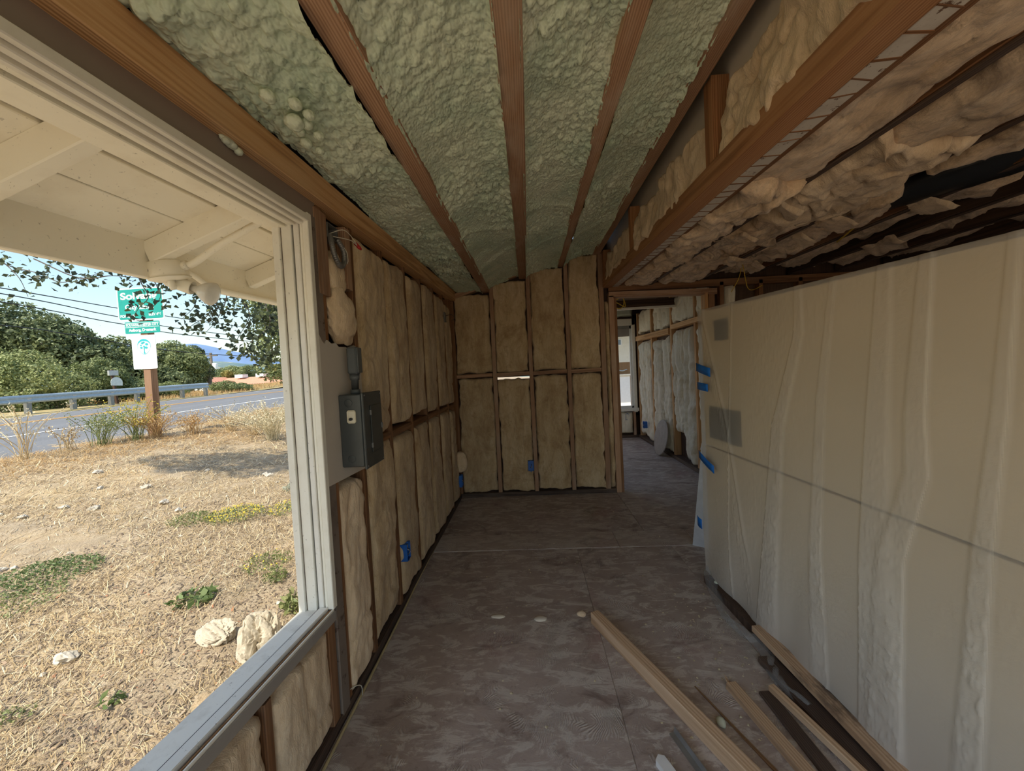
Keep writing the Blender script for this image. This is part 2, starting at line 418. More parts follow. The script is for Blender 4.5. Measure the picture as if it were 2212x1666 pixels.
M['flower'] = leafmat('yellow_flower', [(0, (0.5, 0.38, 0.03)), (1, (0.75, 0.6, 0.08))])
M['seed'] = leafmat('pale_seed_head', [(0, (0.5, 0.42, 0.25)), (1, (0.85, 0.78, 0.58))])

def foam_mat():
    m, nt, b = newmat('sprayed_green_foam'); v = coords(nt, (1, 1, 1), False)
    n1 = noise(nt, v, 3.0, 5, 0.6); n2 = noise(nt, v, 24, 4, 0.6)
    c = ramp(nt, n1, [(0.3, (0.53, 0.65, 0.48)), (0.55, (0.68, 0.75, 0.56)), (0.8, (0.78, 0.80, 0.62))])
    c = mix(nt, ramp(nt, n2, [(0.62, (0, 0, 0)), (0.8, (0.4, 0.4, 0.4))]), c, (0.42, 0.54, 0.42))
    nt.links.new(c, b.inputs['Base Color']); b.inputs['Roughness'].default_value = 0.5; b.inputs['Specular IOR Level'].default_value = 0.3
    vo = N(nt, 'ShaderNodeTexVoronoi', feature='SMOOTH_F1'); vo.inputs['Scale'].default_value = 95; vo.inputs['Smoothness'].default_value = 0.5
    mp2 = coords(nt, (1, 0.75, 1), False); nt.links.new(mp2, vo.inputs['Vector'])
    inv = N(nt, 'ShaderNodeMath', operation='SUBTRACT'); inv.inputs[0].default_value = 1.0; nt.links.new(vo.outputs['Distance'], inv.inputs[1])
    bump(nt, b, inv.outputs[0], 0.7, 0.008); return m
M['foam'] = foam_mat()

def floor_mat(name, k=1.0, scuff=(0.50, 0.585), pale=0.0):
    m, nt, b = newmat(name); v = coords(nt, (1, 1, 1), False)
    big = noise(nt, v, 1.6, 6, 0.65, 0.4); med = noise(nt, coords(nt, (1, 2.4, 1), False), 6.5, 7, 0.72, 0.8); fine = noise(nt, v, 55, 4, 0.7)
    c = ramp(nt, big, [(0.3, (0.29 * k, 0.225 * k, 0.19 * k)), (0.5, (0.39 * k, 0.315 * k, 0.27 * k)), (0.72, (0.48 * k, 0.40 * k, 0.35 * k))])
    dn = N(nt, 'ShaderNodeTexNoise'); dn.inputs['Scale'].default_value = 3.4; nt.links.new(v, dn.inputs['Vector'])       # trowel arcs of old adhesive in loose patches
    vm = N(nt, 'ShaderNodeVectorMath', operation='MULTIPLY_ADD'); vm.inputs[1].default_value = (0.35, 0.35, 0.35)
    nt.links.new(dn.outputs['Color'], vm.inputs[0]); nt.links.new(v, vm.inputs[2])
    wv = N(nt, 'ShaderNodeTexWave', wave_type='BANDS'); wv.inputs['Scale'].default_value = 42; wv.inputs['Distortion'].default_value = 5.0; wv.inputs['Detail'].default_value = 4; nt.links.new(vm.outputs[0], wv.inputs['Vector'])
    patch = noise(nt, v, 4.2, 5, 0.65)
    arcs = mix(nt, 1.0, wv.outputs['Color'], ramp(nt, patch, [(0.53, (0, 0, 0)), (0.60, (1, 1, 1))]), 'MULTIPLY')
    scr = ramp(nt, med, [(scuff[0], (0, 0, 0)), (scuff[1], (0.85, 0.85, 0.85)), (0.75, (0.25, 0.25, 0.25))])
    c = mix(nt, scr, c, (0.60, 0.545, 0.48))
    ar = N(nt, 'ShaderNodeMath', operation='MULTIPLY'); ar.inputs[1].default_value = 0.5; nt.links.new(arcs, ar.inputs[0])
    c = mix(nt, ar.outputs[0], c, (0.66, 0.61, 0.55))
    dk = noise(nt, coords(nt, (1, 1.6, 1), False), 3.1, 6, 0.7, 1.0)
    c = mix(nt, ramp(nt, dk, [(0.54, (0, 0, 0)), (0.66, (0.6, 0.6, 0.6))]), c, (0.13, 0.085, 0.07))
    c = mix(nt, ramp(nt, fine, [(0.60, (0, 0, 0)), (0.75, (0.55, 0.55, 0.55))]), c, (0.14, 0.10, 0.085))
    red = noise(nt, v, 2.3, 3)
    c = mix(nt, ramp(nt, red, [(0.58, (0, 0, 0)), (0.7, (0.4, 0.4, 0.4))]), c, (0.27, 0.13, 0.12))
    if pale: c = mix(nt, pale, c, (0.50, 0.43, 0.36))
    nt.links.new(c, b.inputs['Base Color']); b.inputs['Roughness'].default_value = 0.55
    bump(nt, b, mix(nt, 0.5, med, arcs), 0.5, 0.008); return m
M['floor'] = floor_mat('worn_subfloor'); M['floor_pale'] = floor_mat('pale_patched_subfloor', 1.1, (0.46, 0.55), 0.3)

def ground_mat():
    m, nt, b = newmat('dry_earth'); v = coords(nt, (1, 1, 1), False)
    n1 = noise(nt, v, 0.8, 6, 0.65); n2 = noise(nt, v, 9, 6, 0.7); n3 = noise(nt, v, 60, 3, 0.7)
    c = ramp(nt, n1, [(0.35, (0.25, 0.195, 0.125)), (0.5, (0.38, 0.285, 0.18)), (0.68, (0.46, 0.34, 0.19))])
    c = mix(nt, ramp(nt, n2, [(0.45, (0, 0, 0)), (0.7, (0.6, 0.6, 0.6))]), c, (0.52, 0.43, 0.31))
    c = mix(nt, ramp(nt, n3, [(0.55, (0, 0, 0)), (0.75, (0.55, 0.55, 0.55))]), c, (0.24, 0.17, 0.11))
    nt.links.new(c, b.inputs['Base Color']); b.inputs['Roughness'].default_value = 1.0
    bump(nt, b, mix(nt, 0.5, n2, n3), 0.7, 0.03); return m
M['ground'] = ground_mat()

def asphalt_mat():
    m, nt, b = newmat('asphalt'); v = coords(nt, (1, 0.12, 1), False)
    n1 = noise(nt, v, 1.2, 4); n2 = noise(nt, coords(nt, (1, 1, 1), False), 40, 2)
    c = ramp(nt, n1, [(0.3, (0.078, 0.079, 0.088)), (0.7, (0.125, 0.124, 0.132))]); c = mix(nt, 0.15, c, n2)
    nt.links.new(c, b.inputs['Base Color']); b.inputs['Roughness'].default_value = 0.85; return m
M['asphalt'] = asphalt_mat()

def terrain_mat(name, stops, sc=0.3):
    m, nt, b = newmat(name); v = coords(nt, (1, 1, 1), False); n1 = noise(nt, v, sc, 7, 0.7)
    nt.links.new(ramp(nt, n1, stops), b.inputs['Base Color']); b.inputs['Roughness'].default_value = 1.0; b.inputs['Specular IOR Level'].default_value = 0; return m
M['bank'] = terrain_mat('grassy_bank', [(0.35, (0.20, 0.19, 0.09)), (0.5, (0.36, 0.29, 0.15)), (0.65, (0.50, 0.39, 0.22))], 0.9)
M['mountain'] = terrain_mat('haze_tinted_mountain', [(0.3, (0.13, 0.205, 0.36)), (0.7, (0.175, 0.26, 0.42))], 0.006)  # aerial haze is put into the base colour as blue
M['foothill'] = terrain_mat('haze_tinted_foothill', [(0.4, (0.12, 0.19, 0.22)), (0.56, (0.19, 0.24, 0.22)), (0.64, (0.50, 0.42, 0.30))], 0.03)  # distance haze is mixed into these base colours

def glass_mat():
    m, nt, b = newmat('dusty_window_glass')
    g = N(nt, 'ShaderNodeBsdfGlossy'); g.inputs['Roughness'].default_value = 0.02
    t = N(nt, 'ShaderNodeBsdfTransparent'); t.inputs['Color'].default_value = (0.97, 0.98, 0.97, 1)
    lw = N(nt, 'ShaderNodeLayerWeight'); fr = N(nt, 'ShaderNodeMath', operation='POWER'); fr.inputs[1].default_value = 5.0; nt.links.new(lw.outputs['Facing'], fr.inputs[0])
    mx = N(nt, 'ShaderNodeMixShader'); nt.links.new(fr.outputs[0], mx.inputs[0]); nt.links.new(t.outputs[0], mx.inputs[1]); nt.links.new(g.outputs[0], mx.inputs[2])
    d = N(nt, 'ShaderNodeBsdfDiffuse'); d.inputs['Color'].default_value = (0.6, 0.55, 0.45, 1)
    sp = ramp(nt, noise(nt, coords(nt, (1, 1, 1), False), 120, 3, 0.7), [(0.70, (0, 0, 0)), (0.74, (0.55, 0.55, 0.55))])
    m2 = N(nt, 'ShaderNodeMixShader'); nt.links.new(sp, m2.inputs[0]); nt.links.new(mx.outputs[0], m2.inputs[1]); nt.links.new(d.outputs[0], m2.inputs[2])
    nt.links.new(m2.outputs[0], nt.nodes['Material Output'].inputs[0]); return m
M['glass'] = glass_mat()

def plastic_mat(name, op, col=(0.86, 0.815, 0.745)):
    m, nt, b = newmat(name); v = coords(nt, (1, 1, 1), False)
    b.inputs['Base Color'].default_value = (*col, 1); b.inputs['Roughness'].default_value = 0.17; b.inputs['Specular IOR Level'].default_value = 0.75
    tr = N(nt, 'ShaderNodeBsdfTranslucent'); tr.inputs['Color'].default_value = (*col, 1)
    m1 = N(nt, 'ShaderNodeMixShader'); m1.inputs[0].default_value = 0.35; nt.links.new(b.outputs[0], m1.inputs[1]); nt.links.new(tr.outputs[0], m1.inputs[2])
    t = N(nt, 'ShaderNodeBsdfTransparent'); mx = N(nt, 'ShaderNodeMixShader'); at = N(nt, 'ShaderNodeAttribute', attribute_name='tint')
    mr = N(nt, 'ShaderNodeMapRange'); mr.inputs[3].default_value = op; mr.inputs[4].default_value = min(0.95, op + 0.46); nt.links.new(at.outputs['Fac'], mr.inputs[0]); nt.links.new(mr.outputs[0], mx.inputs[0])
    nt.links.new(t.outputs[0], mx.inputs[1]); nt.links.new(m1.outputs[0], mx.inputs[2])
    nt.links.new(mx.outputs[0], nt.nodes['Material Output'].inputs[0])
    n1 = noise(nt, coords(nt, (1, 1, 2.2), False, rot=(0.6, 0, 0)), 16, 5, 0.6, 1.5); n2 = noise(nt, v, 2.2, 2)
    g = N(nt, 'ShaderNodeMath', operation='MULTIPLY'); nt.links.new(n1, g.inputs[0]); nt.links.new(ramp(nt, n2, [(0.45, (0, 0, 0)), (0.65, (1, 1, 1))]), g.inputs[1])
    bump(nt, b, g.outputs[0], 0.5, 0.012); return m
M['plastic'] = plastic_mat('translucent_plastic_sheet', 0.42)
M['plastic_clear'] = plastic_mat('clear_plastic_edge', 0.35, (0.62, 0.64, 0.64))

def panel_mat():
    m, nt, b = newmat('cream_wallboard'); v = coords(nt, (1, 1, 1), False); n1 = noise(nt, v, 2.5, 5, 0.6)
    nt.links.new(ramp(nt, n1, [(0.3, (0.64, 0.52, 0.34)), (0.7, (0.72, 0.59, 0.40))]), b.inputs['Base Color']); b.inputs['Roughness'].default_value = 0.8; return m
M['cream_board'] = panel_mat()

# ================================================================== LARGE STRUCTURE
LEFT, FARY = -0.80, 4.18            # inner faces of the window wall and of the end wall

# ---- floor: sheets of subfloor with open joints
fl = thing('floor', 'worn dark brown plywood subfloor scuffed with grey adhesive', 'floor', (0, 0, 0), kind='structure')
def floor_sheet(x0, x1, y0, y1, dz=0.0, m='floor'):
    box('plywood_sheet', x0, x1, y0, y1, -0.02 + dz, dz, M[m], fl, 0.003)
floor_sheet(-0.86, 0.46, -1.6, 1.215); floor_sheet(0.4608, 1.70, -1.6, 1.215)
floor_sheet(-0.86, 0.30, 1.216, 2.90, 0.001); floor_sheet(0.3008, 1.00, 1.216, 2.90); floor_sheet(1.001, 4.6, 1.216, 2.90)
floor_sheet(-0.86, 0.62, 2.903, 3.18, 0.003, 'floor_pale'); floor_sheet(0.623, 1.2, 2.903, 3.18, 0.001, 'floor_pale'); floor_sheet(-0.86, 0.88, 3.183, 4.25)
floor_sheet(0.883, 2.2, 3.183, 4.25); floor_sheet(1.203, 4.6, 2.903, 3.18); floor_sheet(2.203, 4.6, 3.183, 4.25); floor_sheet(1.703, 4.6, -1.6, 1.215)
floor_sheet(0.2, 2.2, 4.253, 5.6); floor_sheet(0.2, 2.2, 5.603, 7.5, 0.001)
box('floor_joists', -0.85, 4.55, -1.55, 7.4, -0.12, -0.03, M['sheath'], fl)

# ---- batt builder
def batt(parent, o, du, dv, nrm, seed, depth=0.03, nu=16, nv=44, edge=0.010, amp=0.014, fold=0.0, m='batt', back=0.05, topcut=0.0, sag=0.0, name='fiberglass_batt'):
    o = np.array(o, float); du = np.array(du, float); dv = np.array(dv, float); nrm = np.array(nrm, float)
    W = np.linalg.norm(du); H = np.linalg.norm(dv)
    u = np.linspace(0, 1, nu); v = np.linspace(0, 1, nv); U, V = np.meshgrid(u, v)
    el = edge * 3.4 * fbm(V * H * 8, V * 0 + seed, seed, 4) / W; er = edge * 3.4 * fbm(V * H * 8, V * 0 + seed + 40, seed + 3, 4) / W
    eb = edge * 3 * fbm(U * W * 9, U * 0 + seed + 9, seed + 5, 3) / H; et = edge * 3 * fbm(U * W * 9, U * 0 + seed + 70, seed + 8, 3) / H - topcut * U
    uu = U + el * (1 - U) + er * U; vv = V + eb * (1 - V) + et * V
    a = np.abs(2 * U - 1); b = np.abs(2 * V - 1)
    pil = (1 - a ** 9) * (1 - b ** 24)
    h = depth * pil + amp * 2.6 * fbm(U * W * 7 + seed, V * H * 3.6, seed + 1, 4) * (0.3 + 0.7 * pil) + amp * 0.9 * fbm(U * W * 34 + seed, V * H * 16, seed + 2, 3)
    h = h - amp * 0.9 * np.exp(-np.abs(fbm(U * W * 4 + seed * 3, V * H * 3 - seed, seed + 30, 3)) * 40)      # creases
    if fold:
        fo = np.abs(np.sin(U * W * 17 + 2.2 * fbm(V * H * 1.6, U * 0.6, seed + 6, 3) * 2 + seed)) ** 0.6; h = h + fold * 2.2 * (fo - 0.6) * (0.3 + 0.7 * pil) + fold * 0.7 * fbm(U * W * 12, V * H * 7, seed + 7, 4)
    if sag: h = h + sag * np.sin(PI * U) * (0.5 + fbm(V * H * 1.3, U * 0.8, seed + 12, 3))
    rim = (a > 0.999) | (b > 0.999)
    h = np.where(rim, -back, h)
    P = o + uu[..., None] * du + vv[..., None] * dv + h[..., None] * nrm
    c = o + 0.5 * du + 0.5 * dv
    return mobj(name, (P - c).reshape(-1, 3), grid_faces(nu, nv), M[m], parent, True, Matrix.Translation(Vector(c)))

# ---- window wall (left)
wl = thing('wall_left', 'open stud wall with yellowed fibreglass batts beside the big window', 'wall', (LEFT, 2.8, 0), kind='structure')
XF, XB = LEFT, LEFT - 0.09
def plz(y): return 2.015 + 0.036 * (y - 0.6)       # underside of the top plate, which rises slightly along the wall
studs_y = [(1.515, 1.55), (1.785, 1.82), (2.168, 2.205), (2.572, 2.61), (2.965, 3.0), (3.365, 3.40), (3.75, 3.785)]
for (a, b) in studs_y:
    c = (a + b) / 2; member('stud', ((XF + XB) / 2, c, 0.04), ((XF + XB) / 2, c, plz(c) + 0.01), 0.09, b - a, M['stud'], wl, (0, 1, 0), warp=0.004)
for c in (4.06, 4.10, 4.145): member('stud', (XF - 0.045, c, 0.04), (XF - 0.045, c, plz(c)), 0.09, 0.036, M['stud'], wl, (0, 1, 0))
member('cripple_stud', (XF - 0.04, 1.53, 1.70), (XF - 0.04, 1.53, 2.03), 0.095, 0.085, M['old_fir'], wl, (0, 1, 0))
member('cripple_stud', (XF - 0.04, 1.755, 1.765), (XF - 0.04, 1.755, 2.04), 0.097, 0.05, M['old_fir'], wl, (0, 1, 0))
for (a, b) in [(1.82, 2.168), (2.205, 2.572), (2.61, 2.965), (3.0, 3.365), (3.40, 3.75), (3.785, 4.05)]:
    member('fire_block', (XF - 0.045, a, 1.03), (XF - 0.045, b, 1.035), 0.088, 0.04, M['stud'], wl)
member('fire_block', (XF - 0.045, 2.61, 0.43), (XF - 0.045, 2.965, 0.56), 0.088, 0.03, M['stud'], wl)
member('bottom_plate', (XF - 0.045, 1.4, 0.02), (XF - 0.045, FARY, 0.02), 0.10, 0.045, M['rotten'], wl)
member('bottom_plate', (XF - 0.045, -1.5, 0.02), (XF - 0.045, 1.4, 0.02), 0.10, 0.045, M['rotten'], wl)
box('painted_post', XB, XF + 0.006, 1.452, 1.514, 0.03, 1.99, M['taupe_chip'], wl, 0.003)
box('sheathing_board', XB - 0.03, XB, 1.43, 4.3, -0.1, 2.2, M['sheath'], wl)
box('sheathing_board', XB - 0.03, XB, -1.6, 1.43, -0.1, 0.43, M['sheath'], wl)
box('sheathing_board', XB - 0.03, XB, -1.6, 1.46, 1.99, 2.2, M['sheath'], wl)
box('sheathing_board', XB - 0.03, XB, -1.6, -1.36, 0.4, 2.1, M['sheath'], wl)
box('siding', XB - 0.05, XB - 0.03, 1.48, 7.6, -0.25, 2.05, M['ext'], wl)
box('siding', XB - 0.05, XB - 0.03, -1.6, 1.48, -0.25, 0.40, M['ext'], wl)
# painted band (header face) over the window, and its plate
bm = bmesh.new()
V = [bm.verts.new(p) for p in [(XF, -1.6, 1.885), (XF, 1.50, 1.985), (XF, 1.50, 2.048), (XF, -1.6, 1.935), (XB, -1.6, 1.885), (XB, 1.50, 1.985), (XB, 1.50, 2.048), (XB, -1.6, 1.935)]]
for q in ((0, 1, 2, 3), (7, 6, 5, 4), (0, 4, 5, 1), (3, 2, 6, 7), (1, 5, 6, 2), (0, 3, 7, 4)): bm.faces.new([V[i] for i in q])
bobj('painted_header', bm, M['taupe'], wl)
for (a, b) in [(1.043, 1.075), (0.63, 0.665), (0.22, 0.255), (-0.2, -0.165), (-0.6, -0.56)]:
    member('cripple_stud', (XF - 0.045, (a + b) / 2, 0.04), (XF - 0.045, (a + b) / 2, 0.44), 0.09, b - a, M['stud'], wl, (0, 1, 0))
member('cripple_stud', (XF - 0.045, 1.42, 0.04), (XF - 0.045, 1.42, 0.45), 0.09, 0.05, M['stud'], wl, (0, 1, 0))
nX = (1, 0, 0)
def lb(y0, y1, z0, z1, s, **kw):
    batt(wl, (XF - 0.012, y0, z0), (0, y1 - y0, 0), (0, 0, z1 - z0), nX, s, **kw)
lb(1.08, 1.40, 0.075, 0.425, 1, nu=34, nv=36, depth=0.022, m='batt_warm', edge=0.012)
lb(0.668, 1.04, 0.08, 0.44, 2, nu=26, nv=30, depth=0.022, m='batt_warm'); lb(0.26, 0.628, 0.08, 0.44, 3); lb(-0.16, 0.218, 0.08, 0.44, 4)
lb(1.548, 1.77, 0.055, 0.915, 5, nu=24, nv=70, edge=0.016, depth=0.028, m='batt_warm')
lb(1.822, 2.155, 0.07, 1.012, 6, nu=24, nv=70, edge=0.018); lb(2.208, 2.566, 0.06, 1.012, 7, nu=20, nv=60, edge=0.016)
lb(2.612, 2.962, 0.06, 1.015, 8, edge=0.014, nv=60); lb(3.002, 3.36, 0.06, 1.015, 9, nv=50); lb(3.402, 3.747, 0.06, 1.015, 10, nv=50); lb(3.787, 4.035, 0.06, 1.0, 33, nv=50)
blob('fiberglass_batt', (XF - 0.005, 1.672, 1.635), (0.045, 0.112, 0.125), M['batt_warm'], wl, 11, 0.26, 2.2, 4); blob('fiberglass_batt', (XF - 0.02, 1.652, 1.80), (0.04, 0.075, 0.11), M['batt_warm'], wl, 12, 0.28, 2.4, 4)
lb(1.83, 2.175, 1.06, 2.045, 13, nu=26, nv=80, depth=0.036, topcut=0.02); lb(2.207, 2.563, 1.07, 2.055, 14, nu=24, nv=70, depth=0.034)
lb(2.612, 2.955, 1.085, 2.06, 15, nv=60); lb(3.002, 3.357, 1.06, 2.09, 16, nv=60); lb(3.402, 3.75, 1.06, 2.09, 17, nv=60); lb(3.79, 4.03, 1.06, 2.06, 18, nv=50)
# torn grey board behind the breaker panel
V = []; n = 40
outl = [(1.45, 0.95), (1.60, 0.945), (1.70, 0.942), (1.80, 0.938)]
top = [(1.80, 1.50), (1.775, 1.505), (1.74, 1.512), (1.70, 1.49), (1.66, 1.50), (1.60, 1.497), (1.575, 1.512), (1.545, 1.505), (1.51, 1.518), (1.49, 1.50), (1.47, 1.512), (1.45, 1.535)]
bm = bmesh.new(); ring = outl + top
f0 = [bm.verts.new((XF + 0.012, y, z)) for y, z in ring]; f1 = [bm.verts.new((XF - 0.004, y, z)) for y, z in ring]
bm.faces.new(f0); bm.faces.new(f1[::-1])
for i in range(len(ring)): bm.faces.new((f0[i], f0[(i + 1) % len(ring)], f1[(i + 1) % len(ring)], f1[i]))
bmesh.ops.recalc_face_normals(bm, faces=bm.faces)
o = bobj('wallboard_remnant', bm, M['grey_board'], wl)

# ---- window 1: fixed picture window
w1 = thing('window_1', 'large white framed picture window looking out to the road', 'window', (LEFT - 0.06, 0.4, 0.45), kind='structure')
WY0, WY1 = -1.30, 1.43
def sz(y): return 0.484 + (1.43 - y) * 0.068            # the old sill has settled towards the far corner
def hz(y): return 1.955 - (1.43 - y) * 0.035
def rail(name, x0, x1, z0f, z1f, m, y0=WY0, y1=WY1):
    """a lengthwise frame member following the sill or the head"""
    bm = bmesh.new(); V = []
    for y in (y0, y1):
        for (x, zf) in ((x0, z0f), (x1, z0f), (x1, z1f), (x0, z1f)): V.append(bm.verts.new((x, y, zf(y))))
    for i in range(4): bm.faces.new((V[i], V[(i + 1) % 4], V[4 + (i + 1) % 4], V[4 + i]))
    bm.faces.new(V[3::-1]); bm.faces.new(V[4:]); bmesh.ops.recalc_face_normals(bm, faces=bm.faces)
    bmesh.ops.bevel(bm, geom=bm.edges[:], offset=0.0025, segments=1, affect='EDGES')
    return bobj(name, bm, m, w1)
# sill
rail('sill', -0.925, -0.8535, lambda y: sz(y) - 0.07, lambda y: sz(y) - 0.006, paint('dirty_sill_paint', (0.74, 0.72, 0.66), (0.34, 0.30, 0.25), 0.75, 0.6, 12, speck=0.7), WY0, 1.47)
rail('sill_glass_bed', -0.853, -0.8465, lambda y: sz(y) - 0.06, lambda y: sz(y) + 0.0005, M['black'])
rail('glazing_stop', -0.847, -0.812, lambda y: sz(y) - 0.06, lambda y: sz(y) + 0.004, M['white'])
rail('stool_edge', -0.809, -0.800, lambda y: sz(y) - 0.06, lambda y: sz(y) - 0.006, M['slat'])
rail('stool_bead', -0.798, -0.789, lambda y: sz(y) - 0.05, lambda y: sz(y) - 0.003, M['cream'])
rail('apron', -0.797, -0.784, lambda y: sz(y) - 0.047, lambda y: sz(y) - 0.009, M['sill_grey'])
# head: three stepped mouldings
rail('head_casing', -0.803, -0.785, lambda y: hz(y) - 0.004, lambda y: hz(y) + 0.022, M['cream'])
rail('head_stop', -0.826, -0.806, lambda y: hz(y) - 0.012, lambda y: hz(y) + 0.03, M['cream'])
rail('head_groove', -0.838, -0.824, lambda y: hz(y) + 0.006, lambda y: hz(y) + 0.03, M['sill_grey'])
rail('head_jamb', -0.868, -0.838, lambda y: hz(y) - 0.014, lambda y: hz(y) + 0.03, M['cream'])
rail('head_glass_bed', -0.874, -0.868, lambda y: hz(y) + 0.0, lambda y: hz(y) + 0.03, M['black'])
rail('head_frieze', -0.955, -0.876, lambda y: hz(y) - 0.02, lambda y: hz(y) + 0.09, M['soffit'], WY0, 1.5)
# far jamb (faces the camera)
def jamb(name, x0, x1, y0, z0, z1, m, y1=1.475): box(name, x0, x1, y0, y1, z0, z1, m, w1, 0.0025)
jamb('jamb_casing', -0.812, -0.788, 1.425, 0.48, 1.985, M['cream'], 1.452); jamb('jamb_stop', -0.826, -0.814, 1.432, 0.48, 1.98, M['cream'])
jamb('jamb_groove', -0.830, -0.824, 1.44, 0.48, 1.97, M['sill_grey'])
jamb('jamb_board', -0.850, -0.829, 1.430, 0.48, 1.965, M['white']); jamb('jamb_glass_bed', -0.855, -0.850, 1.437, 0.48, 1.96, M['black'])
jamb('outer_jamb', -0.895, -0.856, 1.428, 0.46, 1.96, M['white']); jamb('outer_casing', -0.925, -0.897, 1.42, 0.40, 2.06, M['white'], 1.5)
jamb('near_jamb', -0.93, -0.79, -1.36, 0.48, 1.95, M['white'], -1.30)
bm = bmesh.new()
P = [(WY0, sz(WY0) - 0.02), (WY1 + 0.01, sz(WY1) - 0.02), (WY1 + 0.01, hz(WY1) + 0.02), (WY0, hz(WY0) + 0.02)]
a = [bm.verts.new((-0.8495, y, z)) for y, z in P]; b = [bm.verts.new((-0.8525, y, z)) for y, z in P]
bm.faces.new(a); bm.faces.new(b[::-1])
for i in range(4): bm.faces.new((a[i], b[i], b[(i + 1) % 4], a[(i + 1) % 4]))
bmesh.ops.recalc_face_normals(bm, faces=bm.faces)
bobj('pane', bm, M['glass'], w1)

# ---- sloped ceiling: plate, rafters, sprayed foam, roof deck
cl = thing('ceiling', 'sloped ceiling of fir rafters with pale green sprayed foam between', 'ceiling', (0, 2.0, 2.3), kind='structure')
NEARY = -1.6
member('top_plate', (-0.812, NEARY, plz(NEARY) + 0.05), (-0.792, 4.25, plz(4.25) + 0.05), 0.082, 0.10, M['fir'], cl)
raf = [(-0.42, 2.165, 0.013, 0.082), (-0.015, 2.315, 0.008, 0.086), (0.385, 2.43, 0.004, 0.072), (0.765, 2.528, 0.004, 0.075)]
for (x, z0, sl, wd) in raf:
    member('rafter', (x, NEARY, z0 + sl * NEARY + 0.045), (x, 4.25, z0 + sl * 4.25 + 0.045), wd, 0.09, M['old_fir'], cl, warp=0.006)
def foam_bay(xa, za, xb, zb, sla, slb, seed, gap=0.0, y0=0.35, y1=4.22, res=0.0062):
    W = xb - xa; nu = int(W / res) + 1; nv = int((y1 - y0) / (res * 1.15)) + 1
    u = np.linspace(0, 1, nu); v = np.linspace(y0, y1, nv); U, Y = np.meshgrid(u, v); X = xa + U * W
    zb0 = (za + sla * Y) * (1 - U) + (zb + slb * Y) * U
    big = fbm(X * 3.0 + seed, Y * 2.2, seed, 4)
    rough = np.clip(0.5 + 1.9 * fbm(X * 3.4 + 8, Y * 2.1 + seed, seed + 3, 3), 0.12, 1.0)
    wx = X + 0.012 * fbm(X * 16, Y * 16, seed + 20, 2); wy = Y + 0.02 * fbm(X * 12, Y * 12, seed + 22, 2)
    d1, id1 = cells(wx / 0.027, wy / 0.034, seed); d2, _ = cells(X / 0.0135, Y / 0.017, seed + 50); d3, id3 = cells(X / 0.075, Y / 0.085, seed + 90)
    b1 = np.sqrt(np.clip(1 - (d1 / 0.78) ** 2, 0, 1)) * (0.5 + 0.7 * id1); b2 = np.sqrt(np.clip(1 - (d2 / 0.8) ** 2, 0, 1))
    b3 = np.sqrt(np.clip(1 - (d3 / 0.62) ** 2, 0, 1)) * (id3 > 0.93)
    drop = 0.036 * big * 2 + 0.032 * b1 * rough + 0.0125 * b2 * (1.15 - 0.75 * rough) + 0.026 * b3 * rough
    edge = np.minimum(U, 1 - U) * W
    cup = 0.030 * np.exp(-edge / 0.05) + 0.012 * np.exp(-edge / 0.007)                     # the foam climbs down the rafter sides
    if gap:
        g = np.exp(-(U * W / 0.03) ** 2) * (0.5 + 0.9 * np.clip(fbm(Y * 3.3, Y * 0 + 4, seed + 31, 3) + 0.35, 0, 1)); cup = cup * np.where(U > 0.5, 1.0, 0.25) - gap * g
    rib = 0.016 * np.exp(-((Y - 2.45 - 0.25 * U) / 0.035) ** 2) + 0.013 * np.exp(-((Y - 3.35 + 0.2 * U) / 0.04) ** 2)
    Z = zb0 + 0.052 - drop - cup - rib * (seed != 3)
    P = np.stack([X, Y, Z], -1).reshape(-1, 3)
    mobj('foam_bay', P, grid_faces(nu, nv), M['foam'], cl, True)
    box('foam_bay', xa, xb, NEARY, y0 + 0.01, (za + zb) / 2 + 0.03, (za + zb) / 2 + 0.09, M['foam'], cl)
foam_bay(-0.775, 2.065, -0.455, 2.165, 0.036, 0.013, 3, gap=0.03)
foam_bay(-0.385, 2.165, -0.05, 2.315, 0.013, 0.008, 4)
foam_bay(0.02, 2.315, 0.355, 2.43, 0.008, 0.004, 5)
foam_bay(0.415, 2.43, 0.735, 2.528, 0.004, 0.004, 6)
rd = bmesh.new(); pts = [(-1.40, 1.93), (-0.95, 2.10), (-0.86, 2.30), (0.95, 2.84), (4.7, 2.84), (4.7, 2.88), (0.95, 2.88), (-0.86, 2.34), (-0.97, 2.14), (-1.40, 1.97)]
a = [rd.verts.new((x, NEARY - 0.05, z)) for x, z in pts]; b = [rd.verts.new((x, 4.3, z + 0.06)) for x, z in pts]
rd.faces.new(a); rd.faces.new(b[::-1])
for i in range(10): rd.faces.new((a[i], b[i], b[(i + 1) % 10], a[(i + 1) % 10]))
bmesh.ops.recalc_face_normals(rd, faces=rd.faces)
ro = bobj('roof', rd, M['roof']); tag(ro, 'roof deck over the stripped room and porch eave', 'roof', kind='structure')

